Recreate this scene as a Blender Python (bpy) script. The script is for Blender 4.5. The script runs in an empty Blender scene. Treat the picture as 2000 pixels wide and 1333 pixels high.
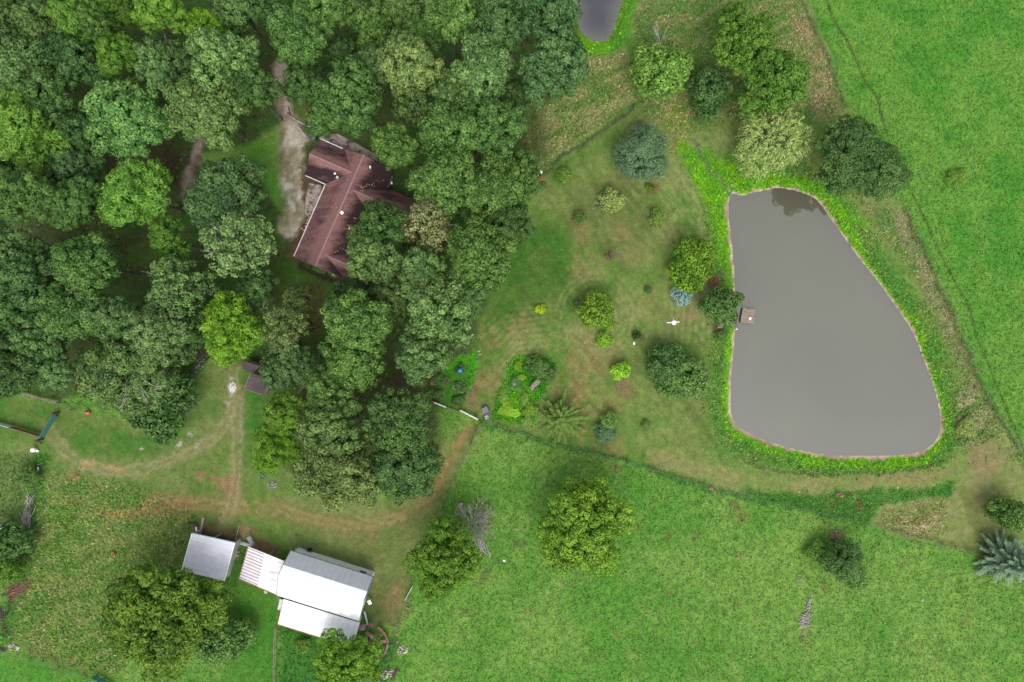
import bpy, math, random
import numpy as np
from mathutils import Vector, Matrix

# ------------------------------------------------------------------ camera, sky, sun, exposure
scene = bpy.context.scene
CAM_H = 93.33
M_PX = 0.07                        # metres on the ground per photograph pixel
cam_d = bpy.data.cameras.new('camera')
cam_d.sensor_width = 36.0
cam_d.lens = 24.0
cam_d.clip_end = 3000
cam = bpy.data.objects.new('camera', cam_d)
scene.collection.objects.link(cam)
cam.location = (0, 0, CAM_H)
scene.camera = cam

SUN_EL, SUN_AZ = math.radians(58), math.radians(172)      # azimuth clockwise from +Y (photo's up)
world = bpy.data.worlds.new('World')
scene.world = world
world.use_nodes = True
wn = world.node_tree
bg = wn.nodes['Background']
sky = wn.nodes.new('ShaderNodeTexSky')
sky.sky_type = 'NISHITA'
sky.sun_disc = False
sky.sun_elevation = SUN_EL
sky.sun_rotation = SUN_AZ
sky.dust_density = 2.0
sky.ozone_density = 0.5
hs = wn.nodes.new('ShaderNodeHueSaturation')
hs.inputs['Saturation'].default_value = 0.22
wn.links.new(sky.outputs[0], hs.inputs['Color'])
wn.links.new(hs.outputs[0], bg.inputs['Color'])
bg.inputs['Strength'].default_value = 0.15

sun_d = bpy.data.lights.new('sun', 'SUN')
sun_d.energy = 0.9
sun_d.angle = math.radians(40)
sun_d.color = (1.0, 0.96, 0.90)
sun = bpy.data.objects.new('sun', sun_d)
scene.collection.objects.link(sun)
sd = Vector((math.sin(SUN_AZ) * math.cos(SUN_EL), math.cos(SUN_AZ) * math.cos(SUN_EL), math.sin(SUN_EL)))
sun.rotation_euler = sd.to_track_quat('Z', 'Y').to_euler()

scene.view_settings.view_transform = 'Standard'
scene.view_settings.look = 'None'
scene.view_settings.gamma = 1.0
scene.view_settings.use_curve_mapping = False
scene.view_settings.exposure = 1.27

KEXP = 2.5                         # sunlit picture value of a flat surface divided by its albedo


def S(r, g, b, k=KEXP):
    """albedo that renders near the given 8-bit picture colour under this daylight"""
    o = []
    for c in (r, g, b):
        c /= 255.0
        l = c / 12.92 if c <= 0.04045 else ((c + 0.055) / 1.055) ** 2.4
        o.append(l / k)
    return tuple(o)


def P(u, v, h=0.0):
    f = M_PX * (1 - h / CAM_H)
    return Vector(((u - 1000.0) * f, (666.5 - v) * f, h))


# ------------------------------------------------------------------ helpers
COL = scene.collection
ORIGIN = {}


def tag(o, label=None, cat=None, group=None, kind=None):
    if label: o['label'] = label
    if cat: o['category'] = cat
    if group: o['group'] = group
    if kind: o['kind'] = kind
    return o


def thing(name, loc, label, cat, group=None):
    o = bpy.data.objects.new(name, None)
    COL.objects.link(o)
    o.location = loc
    o.empty_display_size = 0.3
    ORIGIN[o.name] = Vector(loc)
    return tag(o, label, cat, group)


class MB:
    """collects shapes in world coordinates, then links them as ONE mesh object"""
    def __init__(self):
        self.v, self.f = [], []

    def add(self, vs, fs):
        k = len(self.v)
        self.v += [tuple(p) for p in vs]
        self.f += [tuple(i + k for i in f) for f in fs]
        return self

    def box(self, c, size, rz=0.0, ry=0.0, rx=0.0):
        sx, sy, sz = (s / 2 for s in size)
        m = Matrix.Translation(Vector(c)) @ Matrix.Rotation(rz, 4, 'Z') @ Matrix.Rotation(ry, 4, 'Y') @ Matrix.Rotation(rx, 4, 'X')
        vs = [m @ Vector((x, y, z)) for z in (-sz, sz) for x, y in ((-sx, -sy), (sx, -sy), (sx, sy), (-sx, sy))]
        return self.add(vs, [(3, 2, 1, 0), (4, 5, 6, 7), (0, 1, 5, 4), (1, 2, 6, 5), (2, 3, 7, 6), (3, 0, 4, 7)])

    def beam(self, a, b, w, h):
        """a rectangular bar from a to b (w sideways, h upward)"""
        a, b = Vector(a), Vector(b)
        d = (b - a).normalized()
        s = d.cross(Vector((0, 0, 1)))
        s = s.normalized() if s.length > 1e-4 else Vector((1, 0, 0))
        up = s.cross(d).normalized()
        vs = []
        for p in (a, b):
            for i, j in ((-1, -1), (1, -1), (1, 1), (-1, 1)):
                vs.append(p + s * (i * w / 2) + up * (j * h / 2))
        return self.add(vs, [(0, 1, 2, 3), (7, 6, 5, 4), (0, 4, 5, 1), (1, 5, 6, 2), (2, 6, 7, 3), (3, 7, 4, 0)])

    def slab(self, pts, t):
        """a polygon (world points, counter-clockwise from above) with thickness t downward"""
        n = len(pts)
        vs = [Vector(p) for p in pts] + [Vector(p) - Vector((0, 0, t)) for p in pts]
        fs = [tuple(range(n)), tuple(range(2 * n - 1, n - 1, -1))]
        for i in range(n):
            j = (i + 1) % n
            fs.append((i, i + n, j + n, j))
        return self.add(vs, fs)

    def wall(self, a, b, z0, za, zb, t):
        """upright wall from a to b (xy), top heights za and zb"""
        a, b = Vector((a[0], a[1], 0)), Vector((b[0], b[1], 0))
        s = (b - a).normalized().cross(Vector((0, 0, 1))) * (t / 2)
        vs = [a - s, a + s, b + s, b - s]
        lo = [p + Vector((0, 0, z0)) for p in vs]
        hi = [vs[0] + Vector((0, 0, za)), vs[1] + Vector((0, 0, za)), vs[2] + Vector((0, 0, zb)), vs[3] + Vector((0, 0, zb))]
        return self.add(lo + hi, [(3, 2, 1, 0), (4, 5, 6, 7), (0, 1, 5, 4), (1, 2, 6, 5), (2, 3, 7, 6), (3, 0, 4, 7)])

    def tube(self, pts, rad, n=7, caps=True):
        pts = [Vector(p) for p in pts]
        if not hasattr(rad, '__len__'): rad = [rad] * len(pts)
        k = len(self.v)
        for i, p in enumerate(pts):
            d = (pts[min(i + 1, len(pts) - 1)] - pts[max(i - 1, 0)]).normalized()
            s = d.cross(Vector((0.31, 0.93, 0.2))).normalized()
            t = d.cross(s)
            for j in range(n):
                a = 2 * math.pi * j / n
                self.v.append(tuple(p + (s * math.cos(a) + t * math.sin(a)) * rad[i]))
        for i in range(len(pts) - 1):
            for j in range(n):
                j2 = (j + 1) % n
                self.f.append((k + i * n + j, k + i * n + j2, k + (i + 1) * n + j2, k + (i + 1) * n + j))
        if caps:
            self.f.append(tuple(k + j for j in reversed(range(n))))
            self.f.append(tuple(k + (len(pts) - 1) * n + j for j in range(n)))
        return self

    def lathe(self, c, prof, n=14):
        """profile [(r, z)] turned about the vertical through c"""
        c = Vector(c)
        k = len(self.v)
        for r, z in prof:
            for j in range(n):
                a = 2 * math.pi * j / n
                self.v.append((c.x + r * math.cos(a), c.y + r * math.sin(a), c.z + z))
        for i in range(len(prof) - 1):
            for j in range(n):
                j2 = (j + 1) % n
                self.f.append((k + i * n + j, k + i * n + j2, k + (i + 1) * n + j2, k + (i + 1) * n + j))
        self.f.append(tuple(k + j for j in reversed(range(n))))
        self.f.append(tuple(k + (len(prof) - 1) * n + j for j in range(n)))
        return self

    def rock(self, c, r, rng):
        """an uneven stone"""
        c = Vector(c)
        k = len(self.v)
        sx, sy, sz = r * rng.uniform(.8, 1.3), r * rng.uniform(.6, 1.1), r * rng.uniform(.5, .8)
        rz = rng.uniform(0, 6.28)
        rows, n = (-.9, -.25, .45, .92), 6
        for q in rows:
            rr = math.sqrt(max(0, 1 - q * q))
            for j in range(n):
                a = rz + 2 * math.pi * (j + q * .4) / n
                w = rng.uniform(.8, 1.15)
                x, y = sx * rr * math.cos(a) * w, sy * rr * math.sin(a) * w
                self.v.append((c.x + x, c.y + y, c.z + sz * q * w))
        for i in range(len(rows) - 1):
            for j in range(n):
                j2 = (j + 1) % n
                self.f.append((k + i * n + j, k + i * n + j2, k + (i + 1) * n + j2, k + (i + 1) * n + j))
        self.f.append(tuple(k + j for j in reversed(range(n))))
        self.f.append(tuple(k + (len(rows) - 1) * n + j for j in range(n)))
        return self

    def build(self, name, mat, parent=None, origin=None, smooth=False):
        o0 = ORIGIN[parent.name] if parent else Vector(origin if origin is not None else (0, 0, 0))
        me = bpy.data.meshes.new(name)
        me.from_pydata([(x - o0.x, y - o0.y, z - o0.z) for x, y, z in self.v], [], self.f)
        me.materials.append(mat)
        if smooth: me.polygons.foreach_set('use_smooth', [True] * len(me.polygons))
        me.update()
        ob = bpy.data.objects.new(name, me)
        COL.objects.link(ob)
        if parent: ob.parent = parent
        else: ob.location = o0
        ORIGIN[ob.name] = o0
        return ob


# ------------------------------------------------------------------ materials
def new_mat(name):
    m = bpy.data.materials.new(name)
    m.use_nodes = True
    nt = m.node_tree
    return m, nt, nt.nodes['Principled BSDF']


def noisy(name, c1, c2, scale=4.0, rough=0.7, metal=0.0, spec=0.3, stretch=(1, 1, 1), lo=.35, hi=.65, bump=0.0, c3=None, s3=1.0):
    """two-tone worn surface: noise in object space between c1 and c2, optional stains c3"""
    m, nt, bs = new_mat(name)
    L = nt.links.new
    tc = nt.nodes.new('ShaderNodeTexCoord')
    mp = nt.nodes.new('ShaderNodeMapping')
    mp.inputs['Scale'].default_value = stretch
    nz = nt.nodes.new('ShaderNodeTexNoise')
    nz.inputs['Scale'].default_value = scale
    nz.inputs['Detail'].default_value = 6
    rp = nt.nodes.new('ShaderNodeMapRange')
    rp.inputs['From Min'].default_value = lo
    rp.inputs['From Max'].default_value = hi
    mx = nt.nodes.new('ShaderNodeMixRGB')
    mx.inputs[1].default_value = (*c1, 1)
    mx.inputs[2].default_value = (*c2, 1)
    L(tc.outputs['Object'], mp.inputs[0]); L(mp.outputs[0], nz.inputs['Vector'])
    L(nz.outputs['Fac'], rp.inputs['Value']); L(rp.outputs[0], mx.inputs[0])
    out = mx.outputs[0]
    if c3:
        n3 = nt.nodes.new('ShaderNodeTexNoise')
        n3.inputs['Scale'].default_value = s3
        n3.inputs['Detail'].default_value = 8
        r3 = nt.nodes.new('ShaderNodeMapRange')
        r3.inputs['From Min'].default_value = .52
        r3.inputs['From Max'].default_value = .66
        m3 = nt.nodes.new('ShaderNodeMixRGB')
        m3.inputs[2].default_value = (*c3, 1)
        L(mp.outputs[0], n3.inputs['Vector']); L(n3.outputs['Fac'], r3.inputs['Value'])
        L(r3.outputs[0], m3.inputs[0]); L(out, m3.inputs[1])
        out = m3.outputs[0]
    L(out, bs.inputs['Base Color'])
    bs.inputs['Roughness'].default_value = rough
    bs.inputs['Metallic'].default_value = metal
    bs.inputs['Specular IOR Level'].default_value = spec
    if bump:
        bp = nt.nodes.new('ShaderNodeBump')
        bp.inputs['Strength'].default_value = bump
        bp.inputs['Distance'].default_value = .05
        L(nz.outputs['Fac'], bp.inputs['Height']); L(bp.outputs[0], bs.inputs['Normal'])
    return m


MAT = {}
MAT['bark'] = noisy('bark', (.05, .04, .03), (.12, .10, .08), 3, .9, stretch=(3, 3, .6), bump=.5)
MAT['dead_wood'] = noisy('dead_wood', (.20, .18, .16), (.34, .31, .29), 5, .9)
MAT['grey_wood'] = noisy('grey_wood', (.13, .10, .085), (.29, .24, .20), 6, .85, stretch=(1, 1, 1), bump=.3)
MAT['old_plank'] = noisy('old_plank', (.10, .065, .045), (.30, .24, .18), 3.5, .85, bump=.3, c3=(.06, .05, .045), s3=2.0)
MAT['brown_wood'] = noisy('brown_wood', (.11, .055, .035), (.2, .11, .075), 5, .85)
MAT['dark_wood'] = noisy('dark_wood', (.035, .025, .02), (.09, .065, .05), 5, .9)
MAT['white_paint'] = noisy('white_paint', (.68, .68, .66), (.8, .8, .79), 2, .6)
MAT['white_plastic'] = noisy('white_plastic', (.76, .76, .76), (.82, .82, .8), 2, .4)
MAT['galv'] = noisy('galv', (.34, .36, .38), (.48, .50, .52), 2.5, .5, metal=.2)
MAT['black_plastic'] = noisy('black_plastic', (.015, .015, .016), (.03, .03, .03), 3, .5)
MAT['blue_plastic'] = noisy('blue_plastic', (.02, .16, .50), (.03, .2, .58), 3, .4)
MAT['red_plastic'] = noisy('red_plastic', (.48, .05, .08), (.58, .1, .13), 3, .4)
MAT['clay'] = noisy('clay', (.28, .10, .06), (.36, .15, .10), 4, .8)
MAT['green_paint'] = noisy('green_paint', (.025, .10, .085), (.05, .16, .13), 4, .5)
MAT['rust'] = noisy('rust', (.13, .055, .042), (.26, .13, .11), 3.0, .85, bump=.3, c3=(.32, .22, .2), s3=1.2)
MAT['stone'] = noisy('stone', (.25, .19, .16), (.46, .40, .36), 2.5, .9)
MAT['grey_stone'] = noisy('grey_stone', (.16, .145, .135), (.30, .28, .26), 2.5, .9)
MAT['wire'] = noisy('wire', (.05, .055, .045), (.10, .10, .09), 3, .6, metal=.4)
MAT['concrete'] = noisy('concrete', (.24, .19, .155), (.36, .31, .27), 1.2, .9, c3=(.08, .06, .05), s3=.7)
MAT['siding'] = noisy('siding', (.18, .13, .10), (.26, .19, .15), 3, .8)
MAT['glass'] = noisy('window_glass', (.02, .025, .03), (.04, .045, .05), 1, .08, spec=.6)
MAT['tarp'] = noisy('tarp', (.09, .095, .105), (.16, .165, .175), 3, .6)
MAT['soil'] = noisy('soil', (.04, .028, .02), (.1, .07, .05), 4, .95)
MAT['blue_car'] = noisy('blue_car', (.12, .18, .30), (.16, .22, .34), 2, .3, spec=.5)


def metal_roof(name, base, alt, rust=0.0, rustcol=(.27, .11, .08), rib=.3, along=0.0, spec=.35, rough=.55):
    """ribbed sheet metal: ribs every `rib` metres (bump), optional rust running along the ribs"""
    m, nt, bs = new_mat(name)
    L = nt.links.new
    tc = nt.nodes.new('ShaderNodeTexCoord')
    mp = nt.nodes.new('ShaderNodeMapping')
    mp.inputs['Rotation'].default_value = (0, 0, along)
    L(tc.outputs['Object'], mp.inputs[0])
    wv = nt.nodes.new('ShaderNodeTexWave')
    wv.bands_direction = 'X'
    wv.inputs['Scale'].default_value = 0.314 / rib
    L(mp.outputs[0], wv.inputs['Vector'])
    nz = nt.nodes.new('ShaderNodeTexNoise')
    nz.inputs['Scale'].default_value = .9
    nz.inputs['Detail'].default_value = 8
    L(mp.outputs[0], nz.inputs['Vector'])
    mx = nt.nodes.new('ShaderNodeMixRGB')
    mx.inputs[1].default_value = (*base, 1)
    mx.inputs[2].default_value = (*alt, 1)
    rp = nt.nodes.new('ShaderNodeMapRange')
    rp.inputs['From Min'].default_value = .35
    rp.inputs['From Max'].default_value = .7
    L(nz.outputs['Fac'], rp.inputs['Value']); L(rp.outputs[0], mx.inputs[0])
    out = mx.outputs[0]
    if rust:
        st = nt.nodes.new('ShaderNodeMapping')
        st.inputs['Scale'].default_value = (2.2, .3, 1)
        L(mp.outputs[0], st.inputs[0])
        n2 = nt.nodes.new('ShaderNodeTexNoise')
        n2.inputs['Scale'].default_value = 1.6
        n2.inputs['Detail'].default_value = 7
        L(st.outputs[0], n2.inputs['Vector'])
        r2 = nt.nodes.new('ShaderNodeMapRange')
        r2.inputs['From Min'].default_value = .64 - .12 * rust
        r2.inputs['From Max'].default_value = .84 - .12 * rust
        L(n2.outputs['Fac'], r2.inputs['Value'])
        m2 = nt.nodes.new('ShaderNodeMixRGB')
        m2.inputs[2].default_value = (*rustcol, 1)
        L(r2.outputs[0], m2.inputs[0]); L(out, m2.inputs[1])
        out = m2.outputs[0]
    # sheet joints and old water stains
    jw = nt.nodes.new('ShaderNodeTexWave'); jw.bands_direction = 'X'; jw.inputs['Scale'].default_value = .314 / .75; jw.inputs['Distortion'].default_value = .25
    L(mp.outputs[0], jw.inputs['Vector'])
    jr = nt.nodes.new('ShaderNodeMapRange'); jr.inputs['From Min'].default_value = .0; jr.inputs['From Max'].default_value = .14; jr.inputs['To Min'].default_value = .90; jr.inputs['To Max'].default_value = 1.0
    L(jw.outputs['Fac'], jr.inputs['Value'])
    ss = nt.nodes.new('ShaderNodeMapping'); ss.inputs['Scale'].default_value = (2.5, .35, 1)
    L(mp.outputs[0], ss.inputs[0])
    sn = nt.nodes.new('ShaderNodeTexNoise'); sn.inputs['Scale'].default_value = .8; sn.inputs['Detail'].default_value = 9; sn.inputs['Roughness'].default_value = .7
    L(ss.outputs[0], sn.inputs['Vector'])
    sr = nt.nodes.new('ShaderNodeMapRange'); sr.inputs['From Min'].default_value = .42; sr.inputs['From Max'].default_value = .66; sr.inputs['To Min'].default_value = 1.0; sr.inputs['To Max'].default_value = .88
    L(sn.outputs['Fac'], sr.inputs['Value'])
    j1 = nt.nodes.new('ShaderNodeMath'); j1.operation = 'MULTIPLY'
    L(jr.outputs[0], j1.inputs[0]); L(sr.outputs[0], j1.inputs[1])
    jm = nt.nodes.new('ShaderNodeMixRGB'); jm.blend_type = 'MULTIPLY'; jm.inputs[0].default_value = 1
    L(out, jm.inputs[1]); L(j1.outputs[0], jm.inputs[2])
    out = jm.outputs[0]
    L(out, bs.inputs['Base Color'])
    bp = nt.nodes.new('ShaderNodeBump')
    bp.inputs['Strength'].default_value = .35
    bp.inputs['Distance'].default_value = .03
    L(wv.outputs['Fac'], bp.inputs['Height']); L(bp.outputs[0], bs.inputs['Normal'])
    bs.inputs['Roughness'].default_value = rough
    bs.inputs['Specular IOR Level'].default_value = spec
    return m


def shingle(name, light, dark, moss):
    """old asphalt shingles: courses as fine bump, dark algae streaks and blotches"""
    m, nt, bs = new_mat(name)
    L = nt.links.new
    tc = nt.nodes.new('ShaderNodeTexCoord')
    at = nt.nodes.new('ShaderNodeAttribute')
    at.attribute_name = 'stain'
    nz = nt.nodes.new('ShaderNodeTexNoise')
    nz.inputs['Scale'].default_value = .55
    nz.inputs['Detail'].default_value = 9
    nz.inputs['Roughness'].default_value = .65
    sm = nt.nodes.new('ShaderNodeMapping')                 # streaks run down the slope
    sm.inputs['Rotation'].default_value = (0, 0, math.radians(23.6))
    sm.inputs['Scale'].default_value = (.45, 1.6, 1)
    L(tc.outputs['Object'], sm.inputs[0]); L(sm.outputs[0], nz.inputs['Vector'])
    fine = nt.nodes.new('ShaderNodeTexNoise')
    fine.inputs['Scale'].default_value = 7
    fine.inputs['Detail'].default_value = 5
    L(tc.outputs['Object'], fine.inputs['Vector'])
    ad = nt.nodes.new('ShaderNodeMath'); ad.operation = 'MULTIPLY_ADD'
    L(nz.outputs['Fac'], ad.inputs[0]); ad.inputs[1].default_value = 1.3; L(at.outputs['Fac'], ad.inputs[2])
    rp = nt.nodes.new('ShaderNodeMapRange')
    rp.inputs['From Min'].default_value = .80
    rp.inputs['From Max'].default_value = 1.25
    L(ad.outputs[0], rp.inputs['Value'])
    mx = nt.nodes.new('ShaderNodeMixRGB')
    mx.inputs[1].default_value = (*light, 1)
    mx.inputs[2].default_value = (*dark, 1)
    L(rp.outputs[0], mx.inputs[0])
    m2 = nt.nodes.new('ShaderNodeMixRGB'); m2.blend_type = 'MULTIPLY'
    m2.inputs[0].default_value = 1
    r2 = nt.nodes.new('ShaderNodeMapRange')
    r2.inputs['From Min'].default_value = .3; r2.inputs['From Max'].default_value = .7
    r2.inputs['To Min'].default_value = .72; r2.inputs['To Max'].default_value = 1.2
    L(fine.outputs['Fac'], r2.inputs['Value'])
    L(mx.outputs[0], m2.inputs[1]); L(r2.outputs[0], m2.inputs[2])
    L(m2.outputs[0], bs.inputs['Base Color'])
    bs.inputs['Roughness'].default_value = .85
    bs.inputs['Specular IOR Level'].default_value = .25
    bp = nt.nodes.new('ShaderNodeBump')
    bp.inputs['Strength'].default_value = .4
    bp.inputs['Distance'].default_value = .03
    L(fine.outputs['Fac'], bp.inputs['Height']); L(bp.outputs[0], bs.inputs['Normal'])
    return m


MAT['house_roof'] = shingle('house_roof', S(184, 136, 132), S(72, 50, 52), (.05, .05, .03))
MAT['shed_roof'] = shingle('shed_roof', S(138, 124, 122), S(88, 78, 80), (.05, .05, .03))


def leaf_material():
    m, nt, bs = new_mat('foliage')
    L = nt.links.new
    oi = nt.nodes.new('ShaderNodeObjectInfo')
    at = nt.nodes.new('ShaderNodeAttribute'); at.attribute_name = 'tint'
    hv = nt.nodes.new('ShaderNodeHueSaturation')
    # leaves differ: older ones are deeper green, young tips are yellower and paler
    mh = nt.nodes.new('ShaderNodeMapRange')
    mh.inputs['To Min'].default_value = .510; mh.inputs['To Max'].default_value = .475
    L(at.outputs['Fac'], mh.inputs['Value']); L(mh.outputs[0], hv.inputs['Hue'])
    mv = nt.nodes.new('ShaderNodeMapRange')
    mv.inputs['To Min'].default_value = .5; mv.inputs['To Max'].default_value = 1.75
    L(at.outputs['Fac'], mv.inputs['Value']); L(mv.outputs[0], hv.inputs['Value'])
    L(oi.outputs['Color'], hv.inputs['Color'])
    L(hv.outputs[0], bs.inputs['Base Color'])
    bs.inputs['Roughness'].default_value = .55
    bs.inputs['Specular IOR Level'].default_value = .12
    tr = nt.nodes.new('ShaderNodeBsdfTranslucent')
    L(hv.outputs[0], tr.inputs['Color'])
    mx = nt.nodes.new('ShaderNodeMixShader')
    mx.inputs[0].default_value = .12
    L(bs.outputs[0], mx.inputs[1]); L(tr.outputs[0], mx.inputs[2])
    L(mx.outputs[0], nt.nodes['Material Output'].inputs['Surface'])
    return m


MAT['leaf'] = leaf_material()


def grass_material():
    m, nt, bs = new_mat('grass_blades')
    L = nt.links.new
    at = nt.nodes.new('ShaderNodeAttribute'); at.attribute_name = 'blade'
    L(at.outputs['Color'], bs.inputs['Base Color'])
    bs.inputs['Roughness'].default_value = .6
    bs.inputs['Specular IOR Level'].default_value = .2
    tr = nt.nodes.new('ShaderNodeBsdfTranslucent')
    L(at.outputs['Color'], tr.inputs['Color'])
    mx = nt.nodes.new('ShaderNodeMixShader'); mx.inputs[0].default_value = .25
    L(bs.outputs[0], mx.inputs[1]); L(tr.outputs[0], mx.inputs[2])
    L(mx.outputs[0], nt.nodes['Material Output'].inputs['Surface'])
    return m


MAT['blade'] = grass_material()

# ------------------------------------------------------------------ the ground: one sheet, its kinds of soil and grass as vertex colour
def value_noise(x, y, cell, seed):
    r = np.random.default_rng(seed)
    T = r.random((256, 256)).astype(np.float32)
    fx, fy = x / cell + 1000.5, y / cell + 1000.5
    ix, iy = np.floor(fx).astype(int), np.floor(fy).astype(int)
    tx, ty = fx - ix, fy - iy
    tx, ty = tx * tx * (3 - 2 * tx), ty * ty * (3 - 2 * ty)
    a, b = T[ix & 255, iy & 255], T[(ix + 1) & 255, iy & 255]
    c, d = T[ix & 255, (iy + 1) & 255], T[(ix + 1) & 255, (iy + 1) & 255]
    return (a * (1 - tx) + b * tx) * (1 - ty) + (c * (1 - tx) + d * tx) * ty


def fbm(x, y, cell, seed, octs=4):
    t, amp, s = 0, 1.0, 0
    for i in range(octs):
        t = t + amp * value_noise(x, y, cell / 2 ** i, seed + 17 * i)
        s += amp
        amp *= .55
    return t / s


def sd_poly(px, py, poly):
    """signed distance to a polygon, negative inside (arrays)"""
    n = len(poly)
    d = np.full(px.shape, 1e18)
    ins = np.zeros(px.shape, bool)
    for i in range(n):
        ax, ay = poly[i]; bx, by = poly[(i + 1) % n]
        ex, ey = bx - ax, by - ay
        wx, wy = px - ax, py - ay
        t = np.clip((wx * ex + wy * ey) / (ex * ex + ey * ey + 1e-9), 0, 1)
        d = np.minimum(d, (wx - ex * t) ** 2 + (wy - ey * t) ** 2)
        if abs(ey) > 1e-9:
            c = ((ay > py) != (by > py)) & (px < ax + ex * (py - ay) / ey)
            ins ^= c
    d = np.sqrt(d)
    return np.where(ins, -d, d)


def d_line(px, py, pts):
    d = np.full(px.shape, 1e18)
    for (ax, ay), (bx, by) in zip(pts[:-1], pts[1:]):
        ex, ey = bx - ax, by - ay
        wx, wy = px - ax, py - ay
        t = np.clip((wx * ex + wy * ey) / (ex * ex + ey * ey + 1e-9), 0, 1)
        d = np.minimum(d, (wx - ex * t) ** 2 + (wy - ey * t) ** 2)
    return np.sqrt(d)


def smooth(t):
    t = np.clip(t, 0, 1)
    return t * t * (3 - 2 * t)


def spline(pts, n=6, closed=True):
    """Catmull-Rom through pts"""
    out, m = [], len(pts)
    for i in range(m if closed else m - 1):
        g = lambda k: pts[k % m] if closed else pts[min(max(k, 0), m - 1)]
        p0, p1, p2, p3 = g(i - 1), g(i), g(i + 1), g(i + 2)
        for k in range(n):
            t = k / n
            out.append(tuple(.5 * ((2 * p1[a]) + (-p0[a] + p2[a]) * t + (2 * p0[a] - 5 * p1[a] + 4 * p2[a] - p3[a]) * t * t
                                   + (-p0[a] + 3 * p1[a] - 3 * p2[a] + p3[a]) * t ** 3) for a in (0, 1)))
    if not closed: out.append(pts[-1])
    return out


POND = spline([(1426, 398), (1432, 379), (1450, 382), (1482, 375), (1520, 368), (1560, 374), (1590, 386), (1605, 401), (1622, 425), (1640, 450),
               (1680, 505), (1720, 555), (1755, 605), (1785, 650), (1805, 700), (1822, 745), (1835, 790), (1839, 830), (1831, 860), (1806, 880),
               (1760, 889), (1690, 891), (1620, 889), (1560, 879), (1500, 861), (1460, 843), (1436, 824), (1429, 790), (1430, 740), (1435, 690),
               (1438, 650), (1440, 610), (1438, 560), (1435, 510), (1430, 460), (1426, 420)], 3)
POND2 = spline([(1105, -60), (1118, -10), (1128, 35), (1138, 62), (1160, 77), (1188, 76), (1200, 52), (1212, 15), (1222, -20), (1225, -60), (1165, -90)], 4)
WATER_Z = -0.35

fx = np.arange(-78, 78.01, .25)
fy = np.arange(-54, 54.01, .25)
cx = np.concatenate([[-900, -600, -400, -300, -240, -200, -170], np.arange(-150, -79, 2.0)])
cy = np.concatenate([[-900, -600, -400, -300, -240, -200, -160, -140], np.arange(-120, -55, 2.0)])
gx = np.concatenate([cx, fx, -cx[::-1]])
gy = np.concatenate([cy, fy, -cy[::-1]])
GX, GY = np.meshgrid(gx, gy)                      # rows = y
GU, GV = GX / M_PX + 1000, 666.5 - GY / M_PX
# region outlines wander a little
N_XS = fbm(GX, GY, .5, 9, 2)
WU = GU + 16 * (fbm(GX, GY, 4, 1) - .5) + 10 * (fbm(GX, GY, 1.1, 2) - .5) + 9 * (N_XS - .5)
WV = GV + 16 * (fbm(GX, GY, 4, 3) - .5) + 10 * (fbm(GX, GY, 1.1, 4) - .5) + 9 * (fbm(GX, GY, .5, 10, 2) - .5)
N_BIG, N_MID, N_SM = fbm(GX, GY, 9, 5), fbm(GX, GY, 2.6, 6), fbm(GX, GY, .8, 7, 3)
# streaky noise for wind-laid dry grass
a_ = .5
N_STR = fbm((GX * math.cos(a_) + GY * math.sin(a_)) / 3.2, -GX * math.sin(a_) + GY * math.cos(a_), .9, 8, 4)
SDP = sd_poly(GU, GV, POND) * M_PX                # metres, negative in the water
SDP2 = sd_poly(GU, GV, POND2) * M_PX

C = np.zeros(GX.shape + (3,), np.float64)
LONG = np.zeros(GX.shape)                         # how long the grass grows here (m)
DENS = np.ones(GX.shape)                          # how densely


def lay(mask, col, col2=None, n=None):
    global C
    col = np.array(col)
    if col2 is not None:
        w = smooth((n - .36) / .28)[..., None]
        col = col * (1 - w) + np.array(col2) * w
    C = C * (1 - mask[..., None]) + col * mask[..., None]


def region(poly, col, col2=None, n=None, feather=8, amt=1.0, ln=None, dn=None):
    d = sd_poly(WU, WV, poly)
    m = smooth(.5 - d / (2 * feather)) * amt
    lay(m, col, col2, n)
    if ln is not None: LONG[:] = LONG * (1 - m) + ln * m
    if dn is not None: DENS[:] = DENS * (1 - m) + dn * m
    return m


def track(pts, w, col, amt=1.0, feather=None, patchy=.0, ln=None, dn=None, warp=True, col2=None, n=None):
    d = d_line(WU if warp else GU, WV if warp else GV, pts)
    f = feather or w * .8
    m = smooth((w / 2 + f / 2 - d) / f) * amt
    if patchy: m = m * smooth((N_MID * .40 + N_SM * .35 + N_XS * .25 - patchy + .06) / .12)
    lay(m, col, col2, n)
    if ln is not None: LONG[:] = LONG * (1 - m) + ln * m
    if dn is not None: DENS[:] = DENS * (1 - m) + dn * m
    return m


def spot(u, v, r, col, amt=1.0, feather=None, patchy=0, ln=None, dn=None, asp=1.0):
    d = np.hypot((WU - u) / asp, WV - v)
    f = feather or r * .8
    m = smooth((r + f / 2 - d) / f) * amt
    if patchy: m = m * smooth((N_MID * .40 + N_SM * .35 + N_XS * .25 - patchy + .06) / .12)
    lay(m, col)
    if ln is not None: LONG[:] = LONG * (1 - m) + ln * m
    if dn is not None: DENS[:] = DENS * (1 - m) + dn * m


# base: the south pasture
C[:] = 1
lay(np.ones(GX.shape), S(106, 168, 62), S(142, 185, 84), N_BIG * .5 + N_MID * .5)
LONG[:] = .22
lay(smooth((N_SM * .5 + N_MID * .5 - .55) / .10) * .45, S(78, 140, 48))
lay(smooth((.40 - N_MID * .7 - N_SM * .3) / .08) * .40, S(148, 180, 90))
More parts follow.
